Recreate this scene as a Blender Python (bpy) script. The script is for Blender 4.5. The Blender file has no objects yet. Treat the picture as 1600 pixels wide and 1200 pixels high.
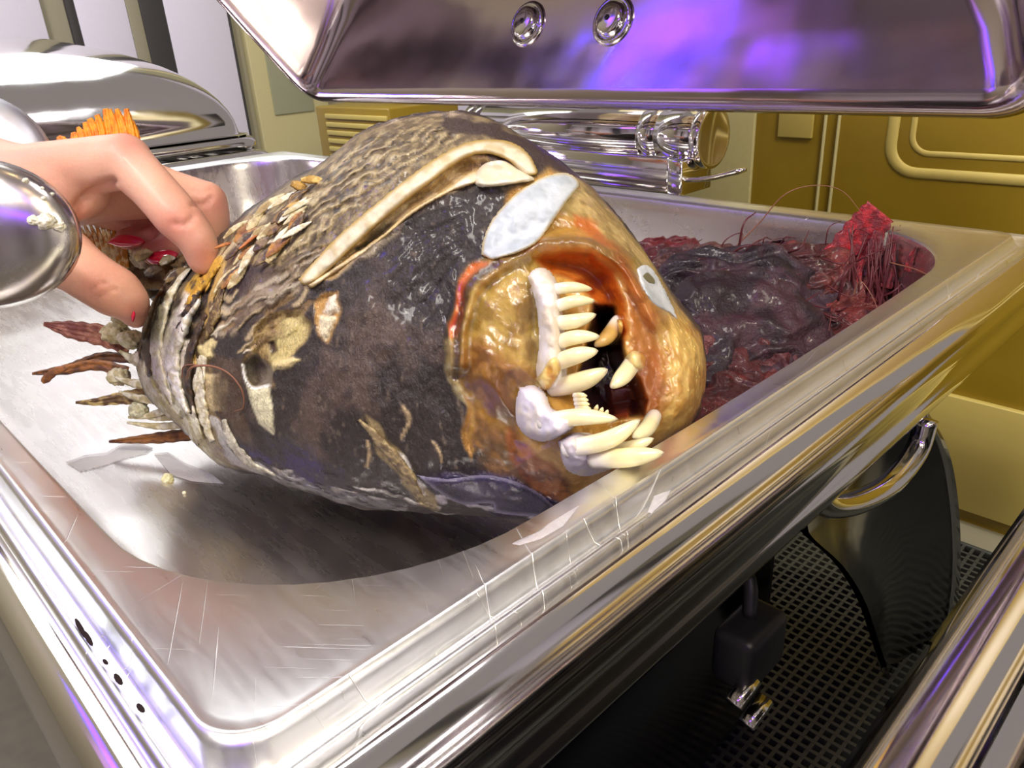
import bpy, math
import numpy as np
from mathutils import Vector
from mathutils.bvhtree import BVHTree
PI = math.pi
S = bpy.context.scene
C = bpy.context.collection
# ------------------------------------------------------------------ camera
FPX = 1200.0
CP = np.array([0.4031, -0.2247, 0.095])
CR = np.array([0.6988, 0.7132, -0.0546])
CU = np.array([-0.2583, 0.3228, 0.9106])
CF = np.array([-0.6671, 0.6222, -0.4098])
for v_ in (CR, CU, CF): v_ /= np.linalg.norm(v_)
cd = bpy.data.cameras.new('camera'); cam = bpy.data.objects.new('camera', cd); C.objects.link(cam)
cd.sensor_width = 36; cd.lens = 36*FPX/1600; cd.clip_start = 0.01; cd.clip_end = 50
from mathutils import Matrix
m4 = Matrix.Identity(4)
for i in range(3):
    m4[i][0] = CR[i]; m4[i][1] = CU[i]; m4[i][2] = -CF[i]; m4[i][3] = CP[i]
cam.matrix_world = m4
S.camera = cam
# ------------------------------------------------------------------ view, world, lights
S.view_settings.view_transform = 'Standard'; S.view_settings.look = 'None'
S.view_settings.gamma = 1; S.view_settings.use_curve_mapping = False
S.view_settings.exposure = 0.1
w = bpy.data.worlds.new('room_air'); S.world = w; w.use_nodes = True
w.node_tree.nodes['Background'].inputs[0].default_value = (0.36, 0.32, 0.31, 1)
w.node_tree.nodes['Background'].inputs[1].default_value = 0.75

def area(name, loc, target, size, power, color, sy=None):
    l = bpy.data.lights.new(name, 'AREA'); l.energy = power; l.color = color; l.size = size
    if sy: l.shape = 'RECTANGLE'; l.size_y = sy
    o = bpy.data.objects.new(name, l); C.objects.link(o); o.location = loc
    d = Vector(target)-Vector(loc); o.rotation_euler = d.to_track_quat('-Z', 'Y').to_euler()
    return o
area('ceiling_panel_light', (0.35, -1.35, 1.7), (0.15, -0.05, 0), 0.55, 28, (1.0, 0.95, 0.88))
area('ceiling_spot_light', (1.2, -0.5, 1.5), (0.2, 0, 0), 0.12, 11, (1.0, 0.85, 0.65))
area('flange_fill_light', (-1.12, 0.04, 0.93), (0.25, -0.19, 0), 0.95, 11, (0.92, 0.98, 1.0), 0.9)  # unseen panel added to brighten the pan flange and floor
area('crown_spot_light', (0.05, -0.95, 1.6), (0.18, -0.08, 0), 0.16, 8, (1.0, 0.96, 0.9))
area('wall_wash_light', (0.3, 0.25, 1.3), (-0.9, 0.7, 0.1), 0.4, 7, (0.95, 0.93, 1.0))  # unseen lamp added to light the white wall panels
area('gold_wash_light', (1.1, -0.15, 0.6), (0.6, 0.45, -0.1), 0.3, 5, (1.0, 0.93, 0.75))
area('violet_strip_light', (0.9, -1.2, 0.9), (0.0, 0.2, 0.1), 0.7, 2.2, (0.22, 0.04, 1.0), 0.05)
area('blue_panel_light', (-0.85, -0.73, 0.95), (0.07, 0.24, 0.07), 0.26, 1.8, (0.03, 0.0, 1.0), 0.16)
area('purple_wash_light', (-1.25, -1.0, 1.25), (0.0, 0.2, 0.1), 0.9, 1.6, (0.5, 0.18, 0.85), 0.6)

# ------------------------------------------------------------------ projection helpers (pixel of the 1600x1200 photo -> point in the place)
def ray(px, py): return CF*FPX + CR*(px-800) + CU*(600-py)
def PZ(px, py, z=0.0):
    v = ray(px, py); return CP + v*((z-CP[2])/v[2])
def PY(px, py, y):
    v = ray(px, py); return CP + v*((y-CP[1])/v[1])
def PX(px, py, x):
    v = ray(px, py); return CP + v*((x-CP[0])/v[0])
def PD(px, py, d): return CP + ray(px, py)/FPX*d
def proj(P):
    v = np.asarray(P)-CP; z = v@CF
    return 800+FPX*(v@CR)/z, 600-FPX*(v@CU)/z, z

# ------------------------------------------------------------------ noise
def _h(ix, iy, iz, s):
    n = (ix*374761393 + iy*668265263 + iz*2147483647 + s*1274126177) & 0xffffffff
    n = ((n ^ (n >> 13))*1274126177) & 0xffffffff
    return ((n ^ (n >> 16)) & 0xffff)/65535.0
def vnoise(P, sc, seed=0):
    p = np.asarray(P, float)*sc + 1000.0; i = np.floor(p).astype(np.int64); f = p-i; f = f*f*(3-2*f)
    r = 0
    for dx in (0, 1):
        for dy in (0, 1):
            for dz in (0, 1):
                wt = (f[:, 0] if dx else 1-f[:, 0])*(f[:, 1] if dy else 1-f[:, 1])*(f[:, 2] if dz else 1-f[:, 2])
                r = r + wt*_h(i[:, 0]+dx, i[:, 1]+dy, i[:, 2]+dz, seed)
    return r
def fbm(P, sc, oct=4, seed=0):
    r = 0; a = 0.5
    for k in range(oct):
        r = r + a*vnoise(P, sc*2**k, seed+k*7); a *= .5
    return r/(1-.5**oct)*1.0
def sstep(a, b, x):
    t = np.clip((x-a)/(b-a), 0, 1); return t*t*(3-2*t)
def lin(h):
    r = [int(h[i:i+2], 16)/255 for i in (0, 2, 4)]
    return np.array([c/12.92 if c <= .04045 else ((c+.055)/1.055)**2.4 for c in r])
def sdist(px, py, poly):
    """signed distance in pixels, positive inside"""
    poly = np.asarray(poly, float); n = len(poly)
    d = np.full(px.shape, 1e18); ins = np.zeros(px.shape, bool)
    for i in range(n):
        a = poly[i]; b = poly[(i+1) % n]; e = b-a
        wx = px-a[0]; wy = py-a[1]
        t = np.clip((wx*e[0]+wy*e[1])/(e@e+1e-12), 0, 1)
        d = np.minimum(d, (wx-e[0]*t)**2+(wy-e[1]*t)**2)
        c = ((a[1] > py) != (b[1] > py)) & (px < (b[0]-a[0])*(py-a[1])/(b[1]-a[1]+1e-12)+a[0])
        ins ^= c
    d = np.sqrt(d); return np.where(ins, d, -d)
def pdist(px, py, line):
    line = np.asarray(line, float); d = np.full(px.shape, 1e18)
    for i in range(len(line)-1):
        a = line[i]; e = line[i+1]-a; wx = px-a[0]; wy = py-a[1]
        t = np.clip((wx*e[0]+wy*e[1])/(e@e+1e-12), 0, 1)
        d = np.minimum(d, (wx-e[0]*t)**2+(wy-e[1]*t)**2)
    return np.sqrt(d)
def smooth_line(pts, n):
    """Catmull-Rom through pts, n samples"""
    p = np.asarray(pts, float); p = np.vstack([2*p[0]-p[1], p, 2*p[-1]-p[-2]]); m = len(p)-3
    out = []
    for t in np.linspace(0, m-1e-6, n):
        i = int(t); u = t-i; a, b, c, d = p[i:i+4]
        out.append(.5*((2*b)+(-a+c)*u+(2*a-5*b+4*c-d)*u*u+(-a+3*b-3*c+d)*u**3))
    return np.array(out)

# ------------------------------------------------------------------ object helpers
def base_of(p):
    b = np.zeros(3)
    while p is not None:
        b = b+np.array(p.location); p = p.parent
    return b
def mesh(name, V, F, mat, parent=None, smooth=True, col=None, kind=None):
    me = bpy.data.meshes.new(name)
    V = np.asarray(V, float)-base_of(parent)
    me.from_pydata([tuple(v) for v in V], [], [tuple(int(i) for i in f) for f in F]); me.update()
    if smooth: me.polygons.foreach_set('use_smooth', [True]*len(me.polygons))
    if col is not None:
        a = me.color_attributes.new('Col', 'FLOAT_COLOR', 'POINT'); a.data.foreach_set('color', np.asarray(col, np.float32).ravel())
    me.materials.append(mat)
    o = bpy.data.objects.new(name, me); C.objects.link(o); o.parent = parent
    if kind: o['kind'] = kind
    return o
def thing(name, label, cat, loc=(0, 0, 0), group=None):
    o = bpy.data.objects.new(name, None); C.objects.link(o); o.location = loc; o.empty_display_size = .02
    o['label'] = label; o['category'] = cat
    if group: o['group'] = group
    return o
def tag(o, label=None, cat=None, group=None, kind=None):
    if label: o['label'] = label
    if cat: o['category'] = cat
    if group: o['group'] = group
    if kind: o['kind'] = kind
    return o
def join(*parts):
    V = []; F = []; n = 0
    for v, f in parts:
        V.append(np.asarray(v, float)); F += [tuple(i+n for i in q) for q in f]; n += len(v)
    return np.vstack(V), F
def loft(rings, closed=True, cap0=False, cap1=False):
    n = len(rings[0]); V = np.vstack(rings); F = []
    for k in range(len(rings)-1):
        for i in range(n if closed else n-1):
            j = (i+1) % n; F.append((k*n+i, k*n+j, (k+1)*n+j, (k+1)*n+i))
    if cap0: F.append(tuple(range(n))[::-1])
    if cap1: F.append(tuple((len(rings)-1)*n+i for i in range(n)))
    return V, F
def tube(pts, rad, seg=12, cap=True, flat=1.0):
    pts = np.asarray(pts, float); n = len(pts); rad = np.broadcast_to(np.asarray(rad, float), (n,))
    T = np.gradient(pts, axis=0); T /= np.linalg.norm(T, axis=1)[:, None]+1e-12
    up = np.array([.13, .27, .95]); rings = []
    u = np.cross(T[0], up); u /= np.linalg.norm(u)
    for k in range(n):
        u = u-T[k]*(u@T[k]); u /= np.linalg.norm(u); v = np.cross(T[k], u)
        rings.append([pts[k]+rad[k]*(u*math.cos(a)+v*math.sin(a)*flat) for a in np.linspace(0, 2*PI, seg, endpoint=False)])
    return loft([np.array(r) for r in rings], True, cap, cap)
def box(x0, x1, y0, y1, z0, z1):
    V = [(x, y, z) for z in (z0, z1) for y in (y0, y1) for x in (x0, x1)]
    return np.array(V, float), [(0, 2, 3, 1), (4, 5, 7, 6), (0, 1, 5, 4), (2, 6, 7, 3), (0, 4, 6, 2), (1, 3, 7, 5)]
def lathe(prof, axis_p, axis_d, seg=32):
    """prof: (along, radius)"""
    d = np.array(axis_d, float); d /= np.linalg.norm(d); p = np.array(axis_p, float)
    u = np.cross(d, [0, 0, 1.] if abs(d[2]) < .9 else [1., 0, 0]); u /= np.linalg.norm(u); v = np.cross(d, u)
    return loft([np.array([p+d*h+r*(u*math.cos(a)+v*math.sin(a)) for a in np.linspace(0, 2*PI, seg, endpoint=False)]) for h, r in prof], True, True, True)
def rrect(x0, x1, y0, y1, r, z, n=10, bow=0.0):
    r = min(r, (x1-x0)/2-1e-4, (y1-y0)/2-1e-4); P = []
    cs = [(x1-r, y1-r, 0), (x0+r, y1-r, PI/2), (x0+r, y0+r, PI), (x1-r, y0+r, 1.5*PI)]
    for k, (cx, cy, a0) in enumerate(cs):
        for i in range(n+1):
            a = a0+PI/2*i/n; P.append((cx+r*math.cos(a), cy+r*math.sin(a), z))
        nx = cs[(k+1) % 4]; a = a0+PI/2
        s = np.array([cx+r*math.cos(a), cy+r*math.sin(a)]); e = np.array([nx[0]+r*math.cos(nx[2]), nx[1]+r*math.sin(nx[2])])
        for i in range(1, 12):
            t = i/12; q = s*(1-t)+e*t; nn = np.array([math.cos(a), math.sin(a)]); q = q+nn*bow*4*t*(1-t); P.append((q[0], q[1], z))
    return np.array(P, float)
def bezel(name, V, F, mat, parent, w=.001, seg=2, smooth=True):
    o = mesh(name, V, F, mat, parent, smooth)
    b = o.modifiers.new('bevel', 'BEVEL'); b.width = w; b.segments = seg; b.limit_method = 'ANGLE'
    return o

# ------------------------------------------------------------------ materials
def mat(name): 
    m = bpy.data.materials.new(name); m.use_nodes = True; nt = m.node_tree
    return m, nt, nt.nodes['Principled BSDF']
def nd(nt, t, **k):
    n = nt.nodes.new(t)
    for a, b in k.items():
        if a.startswith('i_'): n.inputs[a[2:].replace('_', ' ')].default_value = b
        else: setattr(n, a, b)
    return n
def simple(name, col, rough=.5, metal=0, bump=0, bscale=200, spec=.5, var=0, **kw):
    m, nt, b = mat(name); b.inputs['Base Color'].default_value = (*col, 1); b.inputs['Roughness'].default_value = rough
    b.inputs['Metallic'].default_value = metal; b.inputs['Specular IOR Level'].default_value = spec
    for k, v in kw.items(): b.inputs[k.replace('_', ' ')].default_value = v
    tc = nd(nt, 'ShaderNodeTexCoord'); nz = nd(nt, 'ShaderNodeTexNoise', i_Scale=bscale, i_Detail=5.0)
    nt.links.new(tc.outputs['Object'], nz.inputs['Vector'])
    if bump:
        bp = nd(nt, 'ShaderNodeBump', i_Strength=bump, i_Distance=.001); nt.links.new(nz.outputs['Fac'], bp.inputs['Height']); nt.links.new(bp.outputs['Normal'], b.inputs['Normal'])
    if var:
        mx = nd(nt, 'ShaderNodeMix', data_type='RGBA'); mx.inputs['A'].default_value = tuple(c*(1-var) for c in col)+(1,); mx.inputs['B'].default_value = tuple(min(1, c*(1+var)) for c in col)+(1,)
        nt.links.new(nz.outputs['Fac'], mx.inputs['Factor']); nt.links.new(mx.outputs['Result'], b.inputs['Base Color'])
    return m
def steel(name, col, r0, r1, sc=(60, 60, 60), bump=.05, scratch=0.0, wob=0.0):
    m, nt, b = mat(name); b.inputs['Metallic'].default_value = 1; b.inputs['Base Color'].default_value = (*col, 1)
    tc = nd(nt, 'ShaderNodeTexCoord'); mp = nd(nt, 'ShaderNodeMapping'); mp.inputs['Scale'].default_value = sc
    nt.links.new(tc.outputs['Object'], mp.inputs['Vector'])
    nz = nd(nt, 'ShaderNodeTexNoise', i_Scale=1.0, i_Detail=6.0, i_Roughness=.65); nt.links.new(mp.outputs['Vector'], nz.inputs['Vector'])
    mr = nd(nt, 'ShaderNodeMapRange'); mr.inputs['From Min'].default_value = .3; mr.inputs['From Max'].default_value = .7
    mr.inputs['To Min'].default_value = r0; mr.inputs['To Max'].default_value = r1
    nt.links.new(nz.outputs['Fac'], mr.inputs['Value']); nt.links.new(mr.outputs['Result'], b.inputs['Roughness'])
    h = nz.outputs['Fac']
    bp = nd(nt, 'ShaderNodeBump', i_Strength=bump, i_Distance=.001); nt.links.new(h, bp.inputs['Height'])
    last = bp
    if wob:
        n2 = nd(nt, 'ShaderNodeTexNoise', i_Scale=9.0, i_Detail=2.0); nt.links.new(tc.outputs['Object'], n2.inputs['Vector'])
        b2 = nd(nt, 'ShaderNodeBump', i_Strength=wob, i_Distance=.02); nt.links.new(n2.outputs['Fac'], b2.inputs['Height']); nt.links.new(bp.outputs['Normal'], b2.inputs['Normal']); last = b2
    if scratch:
        v = nd(nt, 'ShaderNodeTexWave', i_Scale=3.0, i_Distortion=40.0, i_Detail=4.0); v.inputs['Detail Scale'].default_value = 6
        nt.links.new(tc.outputs['Object'], v.inputs['Vector'])
        cr = nd(nt, 'ShaderNodeMapRange'); cr.inputs['From Min'].default_value = .96; cr.inputs['From Max'].default_value = 1.0
        nt.links.new(v.outputs['Fac'], cr.inputs['Value'])
        b3 = nd(nt, 'ShaderNodeBump', i_Strength=scratch, i_Distance=.0005); nt.links.new(cr.outputs['Result'], b3.inputs['Height']); nt.links.new(last.outputs['Normal'], b3.inputs['Normal']); last = b3
    nt.links.new(last.outputs['Normal'], b.inputs['Normal'])
    return m
def scratches(m):
    nt = m.node_tree; b = nt.nodes['Principled BSDF']; old = b.inputs['Normal'].links[0].from_socket; ro = b.inputs['Roughness'].links[0].from_socket
    tc = nd(nt, 'ShaderNodeTexCoord'); prev = None
    for ang_, sc_ in ((.5, (18, 1500, 1)), (-.7, (25, 1900, 1)), (1.4, (22, 1300, 1))):
        mp = nd(nt, 'ShaderNodeMapping'); mp.inputs['Rotation'].default_value = (0, 0, ang_)
        mp2 = nd(nt, 'ShaderNodeMapping'); mp2.inputs['Scale'].default_value = sc_
        nt.links.new(tc.outputs['Object'], mp.inputs['Vector']); nt.links.new(mp.outputs['Vector'], mp2.inputs['Vector'])
        nz = nd(nt, 'ShaderNodeTexNoise', i_Scale=1.0, i_Detail=1.0); nt.links.new(mp2.outputs['Vector'], nz.inputs['Vector'])
        mr = nd(nt, 'ShaderNodeMapRange'); mr.inputs['From Min'].default_value = .72; mr.inputs['From Max'].default_value = .8; nt.links.new(nz.outputs['Fac'], mr.inputs['Value'])
        if prev is None: prev = mr.outputs['Result']
        else:
            mx = nd(nt, 'ShaderNodeMath', operation='MAXIMUM'); nt.links.new(prev, mx.inputs[0]); nt.links.new(mr.outputs['Result'], mx.inputs[1]); prev = mx.outputs['Value']
    bp = nd(nt, 'ShaderNodeBump', i_Strength=.35, i_Distance=.0003); bp.invert = True
    nt.links.new(prev, bp.inputs['Height']); nt.links.new(old, bp.inputs['Normal']); nt.links.new(bp.outputs['Normal'], b.inputs['Normal'])
    ad = nd(nt, 'ShaderNodeMath', operation='MULTIPLY_ADD'); nt.links.new(prev, ad.inputs[0]); ad.inputs[1].default_value = .15; nt.links.new(ro, ad.inputs[2]); nt.links.new(ad.outputs['Value'], b.inputs['Roughness'])
def vcol(name, rough=.4, bump=.4, bscale=900, sss=0.0, coat=0.0, spec=.5, var=.25, stretch=(1, 1, 1), sssr=(.01, .004, .002), bd=.001):
    m, nt, b = mat(name)
    at = nd(nt, 'ShaderNodeAttribute', attribute_name='Col')
    tc = nd(nt, 'ShaderNodeTexCoord'); mp = nd(nt, 'ShaderNodeMapping'); mp.inputs['Scale'].default_value = stretch
    nt.links.new(tc.outputs['Object'], mp.inputs['Vector'])
    nz = nd(nt, 'ShaderNodeTexNoise', i_Scale=bscale, i_Detail=5.0, i_Roughness=.6, i_Distortion=.6); nt.links.new(mp.outputs['Vector'], nz.inputs['Vector'])
    mr = nd(nt, 'ShaderNodeMapRange'); mr.inputs['From Min'].default_value = .25; mr.inputs['From Max'].default_value = .75
    mr.inputs['To Min'].default_value = 1-var; mr.inputs['To Max'].default_value = 1+var
    nt.links.new(nz.outputs['Fac'], mr.inputs['Value'])
    mx = nd(nt, 'ShaderNodeVectorMath', operation='SCALE'); nt.links.new(at.outputs['Color'], mx.inputs[0]); nt.links.new(mr.outputs['Result'], mx.inputs['Scale'])
    nt.links.new(mx.outputs['Vector'], b.inputs['Base Color'])
    ra = nd(nt, 'ShaderNodeMath', operation='MULTIPLY'); nt.links.new(at.outputs['Alpha'], ra.inputs[0]); ra.inputs[1].default_value = rough
    nt.links.new(ra.outputs['Value'], b.inputs['Roughness'])
    bp = nd(nt, 'ShaderNodeBump', i_Strength=bump, i_Distance=bd); nt.links.new(nz.outputs['Fac'], bp.inputs['Height']); nt.links.new(bp.outputs['Normal'], b.inputs['Normal'])
    b.inputs['Specular IOR Level'].default_value = spec
    b.inputs['Coat Weight'].default_value = coat; b.inputs['Coat Roughness'].default_value = .15
    if sss:
        b.inputs['Subsurface Weight'].default_value = sss; b.inputs['Subsurface Radius'].default_value = sssr; b.inputs['Subsurface Scale'].default_value = 1.0
    return m
M_chrome = steel('polished_steel', (.80, .77, .74), .06, .12, (30, 30, 30), .006, 0, .06)
M_fit = steel('polished_fitting_steel', (.72, .69, .68), .07, .1, (30, 30, 30), .0, 0, .0)
M_pan = steel('worn_pan_steel', (.90, .90, .88), .27, .37, (60, 500, 90), .006, 0, .02)
scratches(M_pan)

M_floorpan = steel('pan_floor_steel', (.74, .70, .67), .22, .32, (20, 160, 30), .003, 0, .12)
M_lid = steel('lid_steel', (.54, .46, .48), .11, .17, (30, 30, 30), .004, 0, .15)
M_spoon = steel('spoon_steel', (.56, .52, .47), .16, .32, (40, 40, 40), .02, 0, .12)
M_dull = steel('brushed_steel', (.62, .62, .66), .38, .5, (80, 80, 80), .03)
M_black = simple('black_plastic', (.008, .008, .011), .45, bump=.1)
M_darksteel = steel('dark_polished_steel', (.10, .10, .13), .08, .2, (20, 20, 20), .02, 0, .1)
M_rubber = simple('black_rubber', (.075, .08, .065), .45, bump=.2, bscale=400)
M_counter = simple('counter_stone', (.11, .10, .07), .5, bump=.1, var=.3, bscale=90)
M_gold = simple('gold_lacquer', (.27, .18, .012), .3, bump=.05, bscale=30, var=.12)
M_goldlight = simple('pale_gold_lacquer', (.56, .45, .12), .4, bump=.05, bscale=30, var=.08)
M_cream = simple('cream_paint', (.60, .55, .27), .5, var=.05)
M_white = simple('white_panel_paint', (.78, .76, .84), .5, var=.03)
M_grey = simple('khaki_paint', (.32, .30, .2), .5, var=.05)
M_dark = simple('dark_panel_paint', (.05, .048, .045), .5, var=.1)
M_green = simple('sage_panel_paint', (.35, .36, .22), .45, var=.06)
M_skinfish = vcol('cooked_fish_skin', .5, 1.0, 1100, 0, .25, .6, .4, (1, 1, .55), bd=.0008)
M_gel = vcol('translucent_cooked_gelatine', .32, .5, 450, .45, .5, .6, .18, (1, 1, 1), (.012, .005, .0015), .0007)
M_bone = vcol('cooked_bone', .5, .3, 500, .15, .1, .5, .08, (1, 1, 1), (.004, .003, .002), .0006)
M_tooth = vcol('tooth_enamel', .3, .12, 300, .2, .4, .5, .08, (1, 1, 1), (.003, .002, .001), .0005)
M_meat = vcol('cooked_flesh', .5, .9, 500, .1, .2, .5, .25)
M_red = vcol('dark_red_cooked_meat', .5, 1.0, 700, .06, .2, .5, .5, (1, 1, 1), (.006, .001, .001))
M_hand = vcol('hand_skin', .5, .25, 700, .25, .05, .4, .05, (1, 1, 1), (.006, .002, .001), .0005)
M_nail = simple('red_nail_varnish', (.66, .004, .05), .12, Coat_Weight=1.0)
M_strand = simple('dry_fibre', (.22, .09, .05), .5)
M_redstrand = simple('red_fibre', (.085, .012, .016), .45)
M_fin = vcol('fried_fin', .5, .8, 500, .1, .1, .5, .3)
M_lamp, nt_, b_ = mat('violet_lamp_glow'); b_.inputs['Emission Color'].default_value = (.16, .02, 1, 1); b_.inputs['Emission Strength'].default_value = 9
M_warm, nt_, b_ = mat('warm_lamp_glow'); b_.inputs['Emission Color'].default_value = (1, .72, .35, 1); b_.inputs['Emission Strength'].default_value = 28
M_ceiling = simple('mauve_ceiling_paint', (.52, .47, .50), .8)

# ------------------------------------------------------------------ setting
ZC = -0.285
o = mesh('counter', *box(-2.2, 1.6, -.9, .40, ZC-.04, ZC), M_counter, None, False); o.name = 'floor'; tag(o, kind='structure')   # buffet counter top
o['label'] = 'buffet counter surface'
# gold wall behind the dish with horizontal trims
YW = .385
wall = mesh('wall_back', *box(-.012, .46, YW, YW+.04, ZC-.05, .75), M_gold, None, False); tag(wall, kind='structure')
def wallpiece(name, x0, x1, z0, z1, m, t=.003, y=YW):
    return bezel(name, *box(x0, x1, y-t, y, z0, z1), m, wall, .0008)
def wz(px, py): return PY(px, py, YW)
zA = wz(1540, 627)[2]; zB = wz(1540, 803)[2]; zD = wz(1540, 842)[2]
wallpiece('lower_panel', -.01, .46, zB, zA, M_goldlight, .006)
wallpiece('kick_board', -.01, .46, ZC, zD, M_goldlight, .008)
wallpiece('counter_trim', -.01, .46, ZC, ZC+.006, M_grey, .03)
wallpiece('cream_upright', -.012, wz(1182, 200)[0], zA+.05, .7, M_cream, .004)
xa, xb = wz(1218, 200)[0], wz(1272, 200)[0]
wallpiece('pale_plate', xa, xb, wz(1245, 215)[2], .12, M_goldlight, .003)
for q in (1287, 1308): wallpiece('thin_strip', wz(q-2, 230)[0], wz(q+2, 230)[0], -.1, .3, M_cream, .003)
# lit frame mirrored in the gold wall, built as raised pale strips
x0 = wz(1392, 230)[0]; z0 = wz(1450, 272)[2]
for ins, rad, mm, nm in ((0, .0042, M_goldlight, 'frame_reflection'), (.014, .0022, M_goldlight, 'inner_reflection')):
    ring = rrect(x0+ins, .452-ins, z0+ins, z0+.5-ins, .02-ins*.5, 0, 8)
    path = np.array([(p[0], YW, p[1]) for p in ring]); path = np.vstack([path, path[:1]])
    Vq, Fq_ = tube(path, rad, 8, False); Vq[:, 1] = YW+(Vq[:, 1]-YW)*.45
    mesh(nm, Vq, Fq_, mm, wall)
# striped far wall on the left
XL = -1.25
wl = mesh('wall_left', *box(XL-.05, XL, -2.5, 2.6, -.6, 2.2), M_grey, None, False); tag(wl, kind='structure')
st = [(-260, -190, 'white'), (-190, -110, 'dark'), (-110, 58, 'white'), (97, 111, 'dark'), (111, 191, 'white'), (191, 212, 'grey2'), (212, 250, 'dark'), (250, 347, 'white'), (347, 351, 'dark')]
for a, b, k in st:
    # horizontal position of the panel edge where it passes the top of the frame
    ya, yb = PX(a, 0, XL)[1], PX(b, 0, XL)[1]
    bezel('wall_panel', *box(XL, XL+.012, ya, yb, -.6, 2.2), {'white': M_white, 'dark': M_dark, 'grey2': M_grey}[k], wl, .002)
ya, yb = PX(366, 0, XL)[1], PX(500, 120, XL)[1]
bezel('framed_board', *box(XL, XL+.02, ya, yb, PX(440, 235, XL)[2]-.3, 2.2), M_cream, wl, .002)
bezel('board_inset', *box(XL+.02, XL+.024, ya+.035, yb-.04, PX(440, 178, XL)[2], 2.1), M_green, wl, .002)
bezel('wall_panel', *box(XL, XL+.012, PX(480, 200, XL)[1], PX(508, 200, XL)[1], -.6, 2.2), M_dark, wl, .002)
bezel('wall_panel', *box(XL, XL+.012, PX(612, 190, XL)[1], PX(653, 190, XL)[1], -.6, 2.2), M_dark, wl, .002)
bezel('wall_panel', *box(XL, XL+.012, PX(653, 190, XL)[1], PX(1150, 190, XL)[1], -.6, 2.2), M_white, wl, .002)
# unseen walls right and behind; striped panels added for streaky reflections in the steel
wr = mesh('wall_right', *box(2.2, 2.25, -2.4, 2.6, -.6, 2.2), M_grey, None, False); tag(wr, kind='structure')
for k, (a, b, m) in enumerate([(-2.0, -1.5, M_white), (-1.3, -1.15, M_dark), (-1.0, -.4, M_white), (-.3, .0, M_dark), (.1, .5, M_white), (.7, .95, M_dark), (1.05, 1.7, M_white), (1.8, 2.1, M_dark)]):
    bezel('wall_panel', *box(2.18, 2.2, a, b, -.6, 2.2), m, wr, .002)
wf = mesh('wall_front', *box(-1.2, 2.2, -2.45, -2.4, -.6, 1.3), M_ceiling, None, False); tag(wf, kind='structure')
for k, (a, b, m) in enumerate([(-1.0, -.5, M_white), (-.4, -.2, M_dark), (.1, .5, M_white), (.6, .9, M_dark), (1.2, 1.7, M_white)]):
    bezel('wall_panel', *box(a, b, -2.4, -2.38, -.6, 1.3), m, wf, .002)
ce = mesh('ceiling', *box(-3, 3, -3.5, .2, 2.3, 2.34), M_ceiling, None, False); tag(ce, kind='structure')
rng = np.random.default_rng(5)
for i, (x, y) in enumerate([(.8, -.6), (-.6, -.9), (1.3, -1.6), (.1, -1.9), (-.3, -.1), (1.6, -.1)]):
    l = mesh('ceiling_lamp', *lathe([(0, .05), (.02, .05)], (x, y, 2.27), (0, 0, 1), 20), M_warm, None)
    tag(l, 'round warm ceiling lamp, '+['right of the dish', 'left in front of the dish', 'far right front', 'farthest in front', 'above the left dish', 'above the far right'][i], 'lamp', 'round ceiling lamps')
for (x, y) in [(.9, -1.1), (-1.6, -1.6)]:
    l = mesh('light_strip', *box(x-.5, x+.5, y-.03, y+.03, 1.9, 1.92), M_lamp, None, False)
    tag(l, 'violet light strip on the '+('right' if x > 0 else 'left')+' under the ceiling', 'lamp', 'violet light strips')
# gold ribbed box behind the dishes, left of the fish
gb = thing('gold_ribbed_box', 'gold box with horizontal ribs behind the dish, left of the hinge', 'box', tuple(PY(556, 245, .55)*[1, 1, 0]+[0, 0, ZC]))
xl, xr = PY(500, 220, .55)[0], PY(612, 220, .55)[0]; zt = PY(556, 168, .55)[2]
bezel('body', *box(xl, xr, .55, .70, ZC, zt), M_gold, gb, .003)
for k in range(16): bezel('rib', *box(xl+.035, xr-.004, .546, .551, zt-.02-k*.014, zt-.012-k*.014), M_goldlight, gb, .001)

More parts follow.
